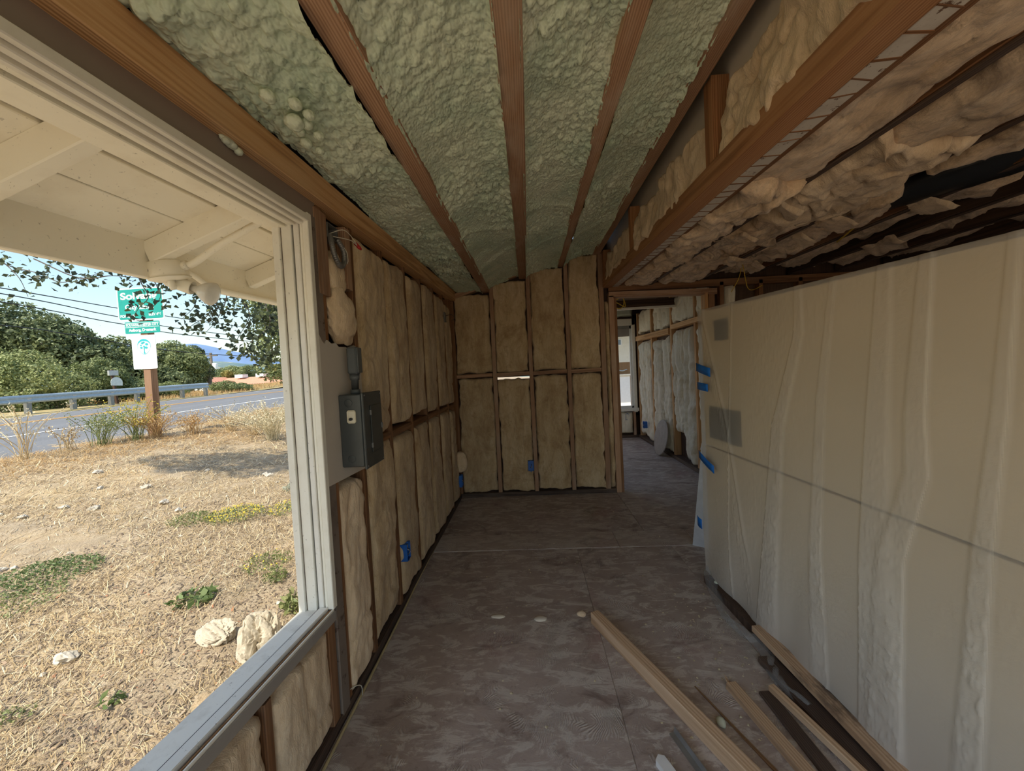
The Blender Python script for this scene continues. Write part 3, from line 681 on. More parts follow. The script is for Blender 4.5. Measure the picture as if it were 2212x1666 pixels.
# ---- pony wall above the beam, and the beam
pw = thing('wall_right', 'short insulated knee wall standing on the long wooden beam', 'wall', (0.86, 2.0, 2.2), kind='structure')
def bz(y): return 2.075 + 0.027 * y       # underside of the beam
member('beam', (0.868, NEARY, bz(NEARY) + 0.045), (0.868, 4.2, bz(4.2) + 0.045), 0.092, 0.09, M['beam'], pw, warp=0.004)
member('beam_strip', (0.952, NEARY, bz(NEARY) + 0.036), (0.952, 4.2, bz(4.2) + 0.036), 0.068, 0.06, paint('flaking_white_strip', (0.60, 0.54, 0.45), (0.2, 0.13, 0.08), 0.7, 0.7, 6, speck=0.5, chip=(0.14, 0.075, 0.04)), pw)
member('beam_strip', (1.004, NEARY, bz(NEARY) + 0.045), (1.004, 4.2, bz(4.2) + 0.045), 0.034, 0.06, M['stud'], pw)
for i in range(46):
    y = 0.6 + i * 0.078 + R_.uniform(-0.015, 0.015)
    member('lath_gap', (0.918, y, bz(y) + 0.0055), (0.986, y + R_.uniform(-0.02, 0.02), bz(y) + 0.0055), 0.004 + R_.random() * 0.005, 0.003, M['stud'], pw)
box('backing_board', 0.90, 0.92, NEARY, 4.285, 2.2, 2.84, M['drywall'], pw)
for (y, wd) in ((1.755, 0.075), (3.06, 0.06), (4.13, 0.07), (0.45, 0.04), (-0.8, 0.04)):
    member('cripple_stud', (0.862, y, bz(y) + 0.09), (0.862, y, 2.56), 0.075, wd, M['beam'], pw, (0, 1, 0))
def pb(y0, y1, z0, z1, s, **kw): batt(pw, (0.865, y1, z0), (0, y0 - y1, 0), (0, 0, z1 - z0), (-1, 0, 0), s, **kw)
pb(0.5, 1.715, 2.17, 2.47, 61, nu=120, nv=50, depth=0.045, amp=0.034, m='batt_warm', edge=0.03, back=0.03)
pb(-0.75, 0.42, 2.17, 2.46, 62, nu=30, nv=16, m='batt_warm'); pb(1.80, 3.02, 2.195, 2.43, 63, nu=90, nv=32, depth=0.05, amp=0.032, m='batt_warm', edge=0.03, back=0.03)
pb(3.10, 4.09, 2.225, 2.45, 64, nu=50, nv=22, depth=0.05, amp=0.028, m='batt_warm', edge=0.03, back=0.03)

# ---- end wall with the doorway
wb = thing('wall_back', 'end stud wall with stained fibreglass batts in two rows', 'wall', (0, FARY, 0), kind='structure')
YB = FARY + 0.045
def rz(x): return 2.11 + 0.30 * (x + 0.8)     # underside of the roof along the end wall
for (x, wd) in ((-0.805, 0.05), (-0.37, 0.042), (0.027, 0.042), (0.432, 0.042), (0.80, 0.05)):
    member('stud', (x, YB, 0.045), (x + 0.005, YB, rz(x) + 0.03), wd, 0.09, M['old_fir'] if x > -0.5 else M['stud'], wb, (0, 1, 0), warp=0.006)
for (a, b) in ((-0.78, -0.392), (-0.349, 0.006), (0.048, 0.411), (0.453, 0.775)):
    member('fire_block', (a, YB, 1.325), (b, YB, 1.33), 0.085, 0.04, M['old_fir'], wb, (0, 0, 1))
member('bottom_plate', (-0.83, YB, 0.022), (0.9, YB, 0.022), 0.09, 0.044, M['rotten'], wb)
member('top_plate', (-0.83, YB, rz(-0.83) + 0.07), (0.86, YB, rz(0.86) + 0.07), 0.09, 0.05, M['old_fir'], wb)
nY = (0, -1, 0)
def fb(x0, x1, z0, z1, s, **kw): batt(wb, (x0, FARY + 0.012, z0), (x1 - x0, 0, 0), (0, 0, z1 - z0), nY, s, **kw)
cols = [(-0.770, -0.398), (-0.343, -0.002), (0.056, 0.408), (0.462, 0.775)]
for i, (a, b) in enumerate(cols):
    fb(a - 0.006, b + 0.006, 0.05, 1.298 if i != 1 else 1.275, 80 + i, nu=32, nv=90, depth=0.008, edge=0.015, amp=0.013)
    zt = rz((a + b) / 2) + 0.025
    fb(a - 0.006, b + 0.006, 1.35, zt + 0.0, 90 + i, nu=32, nv=70, depth=0.008, edge=0.013, amp=0.013)
fb(0.835, 0.885, 0.05, 2.05, 99, nu=6, nv=50, depth=0.012, edge=0.012)
box('sheathing_board', -0.95, 0.92, FARY + 0.095, FARY + 0.12, -0.2, 1.272, M['sheath'], wb)
box('sheathing_board', -0.95, -0.353, FARY + 0.095, FARY + 0.12, 1.272, 1.297, M['sheath'], wb)
box('sheathing_board', 0.008, 0.92, FARY + 0.095, FARY + 0.12, 1.272, 1.297, M['sheath'], wb)
box('sheathing_board', -0.95, 0.92, FARY + 0.095, FARY + 0.12, 1.297, 2.75, M['sheath'], wb)
box('sheathing_board', 1.97, 4.7, FARY + 0.095, FARY + 0.12, -0.2, 2.75, M['sheath'], wb)
box('sheathing_board', 0.92, 1.97, FARY + 0.095, FARY + 0.12, 2.2, 2.75, M['sheath'], wb)
for x in (2.05, 2.45, 2.85, 3.25, 3.65, 4.05): member('stud', (x, YB, 0.045), (x, YB, 2.18), 0.042, 0.09, M['stud'], wb, (0, 1, 0))
fb(2.10, 2.19, 1.55, 2.15, 101, nu=8, nv=16, m='batt_pale')

d1 = thing('door_1', 'rough framed doorway opening without a door into the next room', 'door', (1.4, FARY, 0), kind='structure')
member('jamb_stud', (0.912, YB, 0.0), (0.905, YB, 2.10), 0.055, 0.10, M['old_fir'], d1, (0, 1, 0))
member('jamb_stud', (0.952, YB, 0.0), (0.945, YB, 2.075), 0.028, 0.10, M['stud'], d1, (0, 1, 0))
member('jamb_stud', (1.895, YB, 0.0), (1.89, YB, 2.08), 0.035, 0.10, M['fir'], d1, (0, 1, 0)); member('jamb_stud', (1.95, YB, 0.0), (1.945, YB, 2.12), 0.06, 0.09, M['stud'], d1, (0, 1, 0))
member('header', (0.88, YB, 2.115), (2.0, YB, 2.09), 0.10, 0.06, M['old_fir'], d1); member('header', (0.88, YB, 2.185), (4.6, YB, 2.165), 0.09, 0.07, M['stud'], d1)

# ---- flat ceiling on the right: joists, sagging batts
cf = thing('ceiling_flat', 'low ceiling of dark joists with torn sagging tan insulation', 'ceiling', (2.4, 2.0, 2.2), kind='structure')
jx = [1.325, 1.81, 2.29, 2.77, 3.25, 3.73, 4.2]
def jz(x, y): return 2.155 + 0.012 * y + 0.02 * (x - 1.3)
for x in jx:
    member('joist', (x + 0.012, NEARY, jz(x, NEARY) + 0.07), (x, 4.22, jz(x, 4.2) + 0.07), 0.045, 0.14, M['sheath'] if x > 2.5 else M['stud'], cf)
    member('lath_strip', (x + 0.012, NEARY, jz(x, NEARY) - 0.006), (x, 4.22, jz(x, 4.2) - 0.006), 0.032, 0.012, M['rotten'], cf)
def cb(x0, x1, y0, y1, s, z=0.012, **kw):
    zc = jz((x0 + x1) / 2, (y0 + y1) / 2) + z
    kw.setdefault('m', 'batt_ceil')
    batt(cf, (x0, y0, zc), (x1 - x0, 0, 0), (0, y1 - y0, 0.012 * (y1 - y0)), (0, 0, -1), s, **kw)
cb(1.02, 1.31, 0.2, 1.92, 201, nu=30, nv=110, depth=0.03, amp=0.015, edge=0.025, sag=0.02)
cb(1.02, 1.30, 1.86, 2.75, 202, nu=26, nv=64, depth=0.06, amp=0.045, edge=0.05, sag=0.05); cb(1.03, 1.30, 2.7, 3.45, 203, nu=22, nv=44, depth=0.06, amp=0.04, edge=0.05, fold=0.008); cb(1.02, 1.30, 3.4, 4.15, 204, nu=20, nv=36, depth=0.04, amp=0.03, edge=0.04, fold=0.01)
cb(1.37, 1.79, 0.2, 1.62, 205, nu=34, nv=96, depth=0.03, amp=0.02, edge=0.04, sag=0.045); cb(1.36, 1.78, 1.55, 2.35, 206, nu=30, nv=60, depth=0.06, amp=0.05, edge=0.06, sag=0.05, m='batt_warm')
cb(1.355, 1.79, 2.3, 3.3, 207, nu=28, nv=50, depth=0.04, amp=0.05, edge=0.06, fold=0.01); cb(1.36, 1.79, 3.25, 4.15, 208, nu=24, nv=36, depth=0.03, amp=0.04, edge=0.05)
cb(1.85, 2.27, 0.9, 1.55, 209, nu=26, nv=40, depth=0.02, amp=0.05, edge=0.06, z=0.05); cb(1.85, 2.1, 1.5, 1.85, 210, nu=16, nv=24, depth=0.05, amp=0.05, edge=0.05)
cb(1.85, 2.26, 2.25, 3.0, 211, nu=24, nv=36, depth=0.03, amp=0.06, edge=0.06, z=0.03); cb(1.86, 2.26, 2.95, 4.1, 212, nu=24, nv=40, depth=0.02, amp=0.05, edge=0.06, z=0.03)
for k, x in enumerate(jx[2:-1]):
    cb(x + 0.05, x + 0.43, 2.2 + 0.3 * (k % 2), 4.1, 220 + k, nu=18, nv=40, depth=0.02, amp=0.06, edge=0.06, z=0.05, m='batt_ceil')
    cb(x + 0.05, x + 0.42, 0.4, 1.9 - 0.2 * (k % 2), 230 + k, nu=16, nv=30, depth=0.01, amp=0.05, edge=0.05, z=0.08)
for k, (x, y, z, a, b, ti) in enumerate([(1.30, 2.02, 2.13, 0.16, 0.14, 0.5), (1.33, 2.45, 2.14, 0.14, 0.2, 0.7), (1.78, 2.30, 2.15, 0.2, 0.22, 0.6), (1.82, 2.62, 2.16, 0.16, 0.18, 0.9), (1.55, 3.0, 2.13, 0.2, 0.24, 0.4), (1.9, 3.3, 2.16, 0.16, 0.26, 0.8), (2.2, 2.2, 2.18, 0.18, 0.2, 0.5), (1.28, 2.8, 2.13, 0.12, 0.2, 0.8), (2.6, 2.9, 2.17, 0.2, 0.3, 0.7)]):
    batt(cf, (x, y, z), (a * math.cos(ti), 0.05, -a * math.sin(ti) * 0.5), (0.03, b, 0.02), (-math.sin(ti) * 0.6, 0.0, -math.cos(ti)), 260 + k, depth=0.012, amp=0.022, edge=0.03, nu=14, nv=16, m='batt_warm' if k % 3 == 0 else 'batt_ceil', back=0.008, name='torn_batt')
box('attic_board', 0.92, 4.65, NEARY, 4.25, 2.42, 2.45, M['sheath'], cf)

# ---- shell that closes the house (mostly out of view)
sh = thing('wall_side', 'dark boarded outer side wall behind the wrapped partition', 'wall', (4.6, 2, 0), kind='structure')
box('boarding', 4.6, 4.68, NEARY, 4.3, -0.2, 2.86, M['sheath'], sh)
box('boarding', 3.4, 4.6, NEARY - 0.08, NEARY, -0.2, 2.5, M['sheath'], sh)

# ================================================================== NEXT ROOM
XR = 2.03
nr = thing('wall_next_room', 'bright bulging white insulation on the next room side wall', 'wall', (XR, 6, 0), kind='structure')
for y in (4.45, 4.83, 5.62, 6.50, 7.30): member('stud', (XR + 0.045, y, 0.04), (XR + 0.045, y, 2.3), 0.09, 0.05, M['fir'], nr, (0, 1, 0))
member('plate', (XR + 0.03, 4.3, 1.865), (XR + 0.03, 5.58, 1.865), 0.10, 0.06, M['fir'], nr); member('plate', (XR + 0.03, 5.65, 1.82), (XR + 0.03, 7.35, 1.84), 0.11, 0.085, M['fir'], nr)
member('bottom_plate', (XR + 0.03, 4.3, 0.025), (XR + 0.03, 7.4, 0.025), 0.11, 0.05, M['rotten'], nr)
box('sheathing_board', XR + 0.09, XR + 0.11, 4.3, 7.5, -0.2, 2.6, M['sheath'], nr)
def nb(y0, y1, z0, z1, s, **kw):
    kw.setdefault('fold', 0.032)
    batt(nr, (XR + 0.036, y1, z0), (0, y0 - y1, 0), (0, 0, z1 - z0), (-1, 0, 0), s, m='batt_pale', depth=0.028, amp=0.018, edge=0.035, nu=48, nv=90, **kw)
nb(4.33, 4.78, 0.06, 1.80, 301); nb(4.90, 5.22, 0.06, 1.81, 302); nb(5.26, 5.56, 0.42, 1.80, 303); nb(5.69, 6.02, 0.06, 1.75, 304); nb(6.08, 6.44, 0.07, 1.74, 305); nb(6.57, 6.92, 0.07, 1.74, 306); nb(6.96, 7.26, 0.10, 1.74, 307)
for k, (a, b) in enumerate([(4.32, 4.80), (4.87, 5.58), (5.66, 6.45), (6.55, 7.28)]): nb(a, b, 1.91, 2.28, 320 + k, fold=0.018)

we = thing('wall_next_end', 'end wall of the next room around its narrow window', 'wall', (1.4, 7.4, 0), kind='structure')
box('sheathing_board', 0.2, 1.05, 7.44, 7.5, -0.2, 2.6, M['drywall'], we); box('sheathing_board', 1.03, 2.14, 7.44, 7.5, -0.2, 0.50, M['sheath'], we); box('sheathing_board', 1.03, 2.14, 7.44, 7.5, 2.17, 2.6, M['sheath'], we); box('sheathing_board', 1.99, 2.14, 7.44, 7.5, 0.4, 2.3, M['sheath'], we)
for x in (1.55, 1.945, 1.15): member('cripple_stud', (x, 7.39, 0.05), (x, 7.39, 0.5), 0.045, 0.08, M['old_fir'], we, (0, 1, 0))
batt(we, (1.58, 7.37, 0.08), (0.34, 0, 0), (0, 0, 0.40), nY, 340, m='batt_pale', depth=0.03, fold=0.014, nu=20, nv=20)
batt(we, (1.18, 7.37, 0.08), (0.34, 0, 0), (0, 0, 0.40), nY, 341, m='batt_pale', depth=0.03, fold=0.014, nu=20, nv=20)
member('bottom_plate', (0.2, 7.39, 0.025), (2.1, 7.39, 0.025), 0.09, 0.05, M['rotten'], we)
batt(we, (1.0, 7.36, 2.27), (0.98, 0, 0), (0, 0, 0.16), nY, 342, m='foam_lump', nu=30, nv=8)
w2 = thing('window_2', 'narrow white framed window at the end of the next room', 'window', (1.5, 7.36, 0.5), kind='structure')
box('casing', 1.94, 2.0, 7.33, 7.42, 0.48, 2.22, M['cream'], w2, 0.004); box('casing', 1.0, 1.06, 7.33, 7.42, 0.48, 2.22, M['cream'], w2, 0.004)
box('head_casing', 1.0, 2.0, 7.33, 7.42, 2.10, 2.22, M['cream'], w2, 0.004); box('sill', 0.98, 2.02, 7.31, 7.43, 0.50, 0.56, M['white'], w2, 0.004)
box('sash', 1.905, 1.94, 7.37, 7.41, 0.56, 2.10, M['white'], w2, 0.003); box('sash', 1.06, 1.94, 7.37, 7.41, 2.04, 2.10, M['dull_steel'], w2, 0.003); box('sash', 1.06, 1.94, 7.37, 7.41, 0.56, 0.60, M['white'], w2, 0.003)
box('sash', 1.06, 1.905, 7.375, 7.40, 1.90, 2.04, M['sill_grey'], w2, 0.003)
box('pane', 1.06, 1.905, 7.388, 7.392, 0.60, 1.90, M['glass'], w2)
nl = thing('wall_next_left', 'window side wall of the next room', 'wall', (0.25, 6, 0), kind='structure')
box('boarding', 0.2, 0.26, 4.3, 4.45, -0.2, 2.6, M['drywall'], nl); box('boarding', 0.2, 0.26, 7.35, 7.5, -0.2, 2.6, M['drywall'], nl); box('boarding', 0.2, 0.26, 4.45, 7.35, -0.2, 0.25, M['drywall'], nl); box('boarding', 0.2, 0.26, 4.45, 7.35, 2.32, 2.6, M['drywall'], nl)
nc = thing('ceiling_next_room', 'dark open ceiling of the next room with a cross beam', 'ceiling', (1.2, 6, 2.4), kind='structure')
box('deck', 0.1, 2.2, 4.3, 7.6, 2.42, 2.48, M['sheath'], nc); member('beam', (0.2, 5.5, 2.20), (2.05, 5.5, 2.205), 0.10, 0.10, M['sheath'], nc); member('trim', (0.2, 5.46, 2.135), (2.05, 5.46, 2.14), 0.05, 0.03, M['cream'], nc)
for y in (4.7, 5.1): member('joist', (0.2, y, 2.36), (2.05, y, 2.36), 0.045, 0.11, M['fir'], nc)
batt(nc, (0.9, 4.75, 2.33), (1.0, 0, 0), (0, 0.3, 0), (0, 0, -1), 350, m='batt_pale', nu=20, nv=10, amp=0.03)
#@@PART2@@
# ================================================================== INTERIOR THINGS
def pxl(y): return 1.05 + 0.045 * (2.44 - y)            # face line of the wrapped partition
def ptop(y): return 1.588 + 0.0347 * y
pa = thing('partition', 'head-high cream panel partition behind the plastic sheet', 'partition', (1.15, 1.2, 0), kind='structure')
def slab(name, ya, yb, za, zb, x0, x1, m, parent, ztop=False):
    bm = bmesh.new(); V = []
    for y in (ya, yb):
        zt = ptop(y) - 0.012 if ztop else zb
        for (dx, z) in ((x0, za), (x1, za), (x1, zt), (x0, zt)): V.append(bm.verts.new((pxl(y) + dx, y, z)))
    for i in range(4): bm.faces.new((V[i], V[(i + 1) % 4], V[4 + (i + 1) % 4], V[4 + i]))
    bm.faces.new(V[3::-1]); bm.faces.new(V[4:]); bmesh.ops.recalc_face_normals(bm, faces=bm.faces)
    return bobj(name, bm, m, parent)
slab('panel', 2.44, -0.25, 0.05, 0.840, 0.022, 0.038, M['cream_board'], pa)
slab('panel', 2.44, -0.25, 0.851, 1.6, 0.022, 0.038, M['cream_board'], pa, True)
slab('stud_row', 2.42, -0.25, 0.05, 1.55, 0.04, 0.12, M['rotten'], pa)
slab('base_plate', 2.40, 1.35, 0.0, 0.042, -0.035, 0.12, M['rotten'], pa)
slab('base_plate', 1.35, -0.25, 0.0, 0.042, 0.02, 0.12, M['rotten'], pa)
slab('outlet_hole', 2.285, 2.155, 1.475, 1.59, 0.014, 0.024, M['dark_panel'], pa)
slab('outlet_hole', 2.37, 2.06, 0.905, 1.09, 0.014, 0.024, M['dark_panel'], pa)

ps = thing('plastic_sheet', 'long translucent plastic sheet draped over the cream partition', 'plastic sheet', (1.08, 1.2, 0.05))
ys = np.linspace(2.445, -0.2, 640); zs = np.concatenate([np.linspace(0.055, 1.0, 110), np.array([])])
TT = np.linspace(0, 1, 150)
Yg, Tg = np.meshgrid(ys, TT)
ztop_g = 1.588 + 0.0347 * Yg
zbot = 0.05 + 0.02 * np.clip(fbm(Yg * 3, Yg * 0 + 2, 401, 3), -1, 1)
Zg = zbot + (ztop_g - zbot) * Tg
def line(pts, z):
    zz = [p[1] for p in pts]; yy = [p[0] for p in pts]
    return np.interp(z, zz[::-1], yy[::-1]) if zz[0] > zz[-1] else np.interp(z, zz, yy)
def sstep(a, b, x):
    t = np.clip((x - a) / (b - a), 0, 1); return t * t * (3 - 2 * t)
folds = [([(1.634, 1.63), (1.64, 1.45), (1.79, 1.05), (1.89, 0.34), (1.92, 0.05)], 0.13, 0.011),
         ([(1.431, 1.63), (1.49, 1.2), (1.52, 0.6), (1.50, 0.05)], -0.08, 0.006),
         ([(1.277, 1.63), (1.325, 1.15), (1.36, 0.67), (1.37, 0.05)], 0.15, 0.010),
         ([(1.111, 1.63), (1.137, 1.17), (1.128, 1.0), (1.20, 0.72), (1.22, 0.05)], -0.12, 0.012),
         ([(0.932, 1.63), (0.955, 1.2), (0.985, 0.85), (1.02, 0.05)], -0.07, 0.009),
         ([(0.70, 1.63), (0.73, 0.8), (0.76, 0.05)], 0.10, 0.008), ([(0.35, 1.63), (0.38, 0.05)], -0.12, 0.009),
         ([(2.075, 1.63), (2.12, 1.1), (2.16, 0.5), (2.13, 0.05)], -0.012, 0.005)]
H = np.zeros_like(Yg); band = np.zeros_like(Yg)
for pts, wd, amp in folds:
    yl = line(pts, Zg); wdt = wd * (0.35 + 0.75 * (1 - Tg)) if abs(wd) > 0.05 else wd
    d = (yl - Yg) if wd > 0 else (Yg - yl)
    inside = sstep(0, 0.006, d) * (1 - sstep(np.abs(wdt) * 0.75, np.abs(wdt) * 1.1, d))
    H += 0.36 * amp * inside + 0.0022 * np.exp(-(d / 0.004) ** 2); band = np.maximum(band, inside * np.clip(1.15 - Tg, 0, 1))
wr = np.abs(fbm(Yg * 9 + Zg * 14, Zg * 30 - Yg * 18, 402, 4)); wr2 = np.abs(fbm(Yg * 5 - Zg * 5, Zg * 22 + Yg * 12, 403, 4))
crum = np.exp(-wr * 34) * 0.0042 + np.exp(-wr2 * 26) * 0.0028
mask = np.clip(band + 1.2 * np.clip(fbm(Yg * 2.2, Zg * 1.6, 404, 2) + 0.02, 0, 1), 0, 1)
H += crum * mask
low = sstep(0.75, 0.0, Zg)                                # near the floor the sheet hangs free in slack diagonal folds
H += low * (0.007 * np.sin((Yg * 17 + Zg * 7) + 4 * fbm(Yg * 2, Zg * 2, 405, 2)) + 0.006) * sstep(1.4, 1.8, Yg) + low * 0.004 * fbm(Yg * 6, Zg * 3, 406, 3) * 2
yc = np.interp(Zg, [0.0, 0.45, 1.03, 1.6], [1.9, 2.02, 2.16, 2.375])    # puckered crease near the taped end
cr = np.exp(-((Yg - yc) / 0.012) ** 2) * sstep(0.2, 0.5, Zg); H += cr * (0.005 + 0.010 * np.abs(fbm(Yg * 60, Zg * 45, 407, 3)))
H += 0.006 * np.exp(-((Yg - yc - 0.05) / 0.03) ** 2) * np.abs(fbm(Yg * 40, Zg * 60, 408, 3)) * 3
H += 0.002 * fbm(Yg * 3, Zg * 2, 409, 3)
Xg = 1.05 + 0.045 * (2.44 - Yg) - H
P = np.stack([Xg, Yg, Zg], -1)
top1 = np.stack([Xg[-1] + 0.06, Yg[-1], ztop_g[-1] + 0.004], -1)[None]; top2 = np.stack([Xg[-1] + 0.14, Yg[-1], ztop_g[-1] - 0.004], -1)[None]
P = np.concatenate([P, top1, top2], 0); nv, nu = P.shape[:2]
tv = np.clip(band * 0.75 + 0.8 * sstep(1.05, 0.05, Zg), 0, 1)[:-1, :-1]; tv = np.concatenate([tv, tv[-1:], tv[-1:]], 0)
mobj('sheet', P.reshape(-1, 3), grid_faces(nu, nv), M['plastic'], ps, True, tint=tv.ravel())
# loose clear hem trailing on the floor
hem = spline([(1.075, 2.44, 0.12), (1.02, 2.40, 0.06), (0.985, 2.25, 0.02), (0.955, 2.06, 0.012), (0.975, 1.90, 0.012), (1.0, 1.82, 0.014), (0.965, 1.69, 0.01), (0.957, 1.60, 0.012), (0.99, 1.48, 0.012)], 60)
ht = np.linspace(0, 1, 9); Vh = []
for i, p in enumerate(hem):
    for t in ht:
        wv = 0.012 * math.sin(i * 0.7 + t * 3) * (t * (1 - t) * 4)
        Vh.append((p.x + t * (0.035 + 0.045 * abs(math.sin(i * 0.11 + 0.6))), p.y + 0.01 * t, max(0.006, p.z + abs(wv) + 0.018 * t * (1 - t) * 4 - 0.004 * t)))
mobj('loose_hem', Vh, grid_faces(9, len(hem)), M['plastic_clear'], ps, True)
def tape(y0, z0, y1, z1, wd, off=-0.016):
    n = 6; Vt = []
    for i in range(n):
        t = i / (n - 1); y = y0 + (y1 - y0) * t; z = z0 + (z1 - z0) * t; b = -0.006 * math.sin(t * PI) - 0.004 * t * t
        for d in (0, 0.0012):
            Vt.append((pxl(y) + off + b + d, y, z + wd / 2)); Vt.append((pxl(y) + off + b + d, y, z - wd / 2))
    F = []
    for i in range(n - 1):
        a = i * 4; F += [(a, a + 1, a + 5, a + 4), (a + 2, a + 6, a + 7, a + 3), (a, a + 4, a + 6, a + 2), (a + 1, a + 3, a + 7, a + 5)]
    F += [(0, 2, 3, 1), ((n - 1) * 4, (n - 1) * 4 + 1, (n - 1) * 4 + 3, (n - 1) * 4 + 2)]
    o = mobj('tape_strip', Vt, F, M['tape'], ps); o['label'] = 'blue masking tape strip'
tape(2.445, 1.33, 2.27, 1.295, 0.05, -0.02); tape(2.445, 1.215, 2.31, 1.205, 0.045); tape(2.445, 0.79, 2.26, 0.735, 0.045, -0.02); tape(2.47, 0.365, 2.405, 0.36, 0.06, -0.03)

# tapered board leaning behind the partition's end
bm = bmesh.new(); tri = [(1.155, 2.90, 0.0), (1.30, 2.80, 0.0), (1.24, 2.60, 0.99), (1.165, 2.66, 0.99)]
n_ = (Vector(tri[1]) - Vector(tri[0])).cross(Vector(tri[3]) - Vector(tri[0])).normalized() * 0.013
a = [bm.verts.new(p) for p in tri]; b = [bm.verts.new(Vector(p) - n_) for p in tri]
bm.faces.new(a); bm.faces.new(b[::-1])
for i in range(4): bm.faces.new((a[i], b[i], b[(i + 1) % 4], a[(i + 1) % 4]))
bmesh.ops.recalc_face_normals(bm, faces=bm.faces)
tag(bobj('board_offcut', bm, plain('pale_grey_board', (0.50, 0.50, 0.52), 0.6)), 'pale grey tapered board offcut leaning behind the partition end', 'board')

# ---- breaker panel with its conduit
bp = thing('breaker_panel', 'dark grey electrical breaker panel hung on the torn wallboard', 'breaker panel', (-0.735, 1.65, 0.985))
box('enclosure', -0.787, -0.692, 1.562, 1.738, 0.995, 1.296, M['panel_grey'], bp, 0.004)
cv = box('cover', -0.690, -0.680, 1.555, 1.745, 0.985, 1.302, M['panel_grey'], bp, 0.003)
dr = box('panel_door', -0.6795, -0.675, 1.615, 1.733, 1.045, 1.245, M['panel_grey'], bp, 0.002)
for z in (1.075, 1.215): box('hinge', -0.679, -0.672, 1.611, 1.617, z - 0.01, z + 0.01, M['dull_steel'], dr)
box('latch', -0.675, -0.671, 1.722, 1.731, 1.135, 1.158, M['dull_steel'], dr)
for (y, z) in ((1.567, 0.997), (1.733, 0.997), (1.567, 1.29), (1.733, 1.29)):
    lathe('screw', [(0.004, 0), (0.004, 0.002), (0.002, 0.003)], M['dull_steel'], cv, Matrix.Translation((-0.680, y, z)) @ Matrix.Rotation(PI / 2, 4, 'Y'), 8)
tg = box('tag_plate', -0.752, -0.716, 1.556, 1.562, 1.178, 1.232, M['white_tag'], bp, 0.006); tg['label'] = 'ivory plastic plate'
lathe('knob', [(0.006, 0), (0.006, 0.012), (0.003, 0.016)], M['black'], tg, Matrix.Translation((-0.734, 1.556, 1.196)) @ Matrix.Rotation(PI / 2, 4, 'X'), 10)
for z in (1.03, 1.262): lathe('knockout', [(0.016, 0), (0.016, 0.0015), (0.014, 0.0018)], M['panel_grey'], bp, Matrix.Translation((-0.745, 1.562, z)) @ Matrix.Rotation(PI / 2, 4, 'X'), 16)
bm = bmesh.new(); bm_box(bm, -0.022, 0.022, -0.022, 0.022, 0, 0.118, 0.008); bobj('conduit_body', bm, M['conduit'], bp, False, Matrix.Translation((-0.742, 1.628, 1.378)))
box('conduit_cover', -0.719, -0.714, 1.607, 1.649, 1.385, 1.492, M['conduit'], bp, 0.002)
lathe('conduit', [(0.019, 1.355), (0.021, 1.38), (0.0155, 1.375), (0.0145, 1.30), (0.0145, 1.315), (0.020, 1.315), (0.020, 1.297)][::-1], M['conduit'], bp, Matrix.Translation((-0.742, 1.628, 0)), 18)

# ---- junction box with coiled flexible conduit near the plate
jb = thing('junction_box', 'open steel junction box with coiled flexible conduit and loose wires', 'junction box', (-0.83, 1.62, 1.97))
bm = bmesh.new(); bm_box(bm, -0.85, -0.79, 1.575, 1.66, 1.945, 2.005)
front = [f for f in bm.faces if f.normal.x > 0.9]; bmesh.ops.delete(bm, geom=front, context='FACES'); bmesh.ops.solidify(bm, geom=bm.faces[:], thickness=0.0025)
bobj('box_shell', bm, M['dull_steel'], jb)
cpts = spline([(-0.79, 1.590, 1.955), (-0.775, 1.572, 1.91), (-0.77, 1.582, 1.865), (-0.772, 1.628, 1.838), (-0.775, 1.672, 1.868), (-0.775, 1.672, 1.915), (-0.785, 1.640, 1.955)], 120)
tube('flexible_conduit', cpts, 0.0115, M['dull_steel'], jb, 8, ridges=[1.0, 1.0, 0.78])
for pts in ([(-0.80, 1.60, 1.965), (-0.75, 1.62, 1.985), (-0.735, 1.66, 1.975), (-0.728, 1.705, 1.948)], [(-0.80, 1.61, 1.96), (-0.76, 1.63, 1.955), (-0.735, 1.67, 1.955), (-0.728, 1.708, 1.944)], [(-0.80, 1.64, 1.955), (-0.765, 1.668, 1.92), (-0.762, 1.682, 1.88), (-0.768, 1.684, 1.862)]):
    tube('wire', pts, 0.0016, M['wire_white'], jb, 6, 14)
for p in ((-0.728, 1.712, 1.945), (-0.735, 1.704, 1.955)):
    o = lathe('wire_connector', [(0.0075, 0), (0.008, 0.012), (0.005, 0.024), (0.003, 0.026)], M['red'], jb, Matrix.Translation(p) @ Matrix.Rotation(-1.9, 4, 'X') @ Matrix.Rotation(0.2, 4, 'Y'), 10); o['label'] = 'red twist connector'

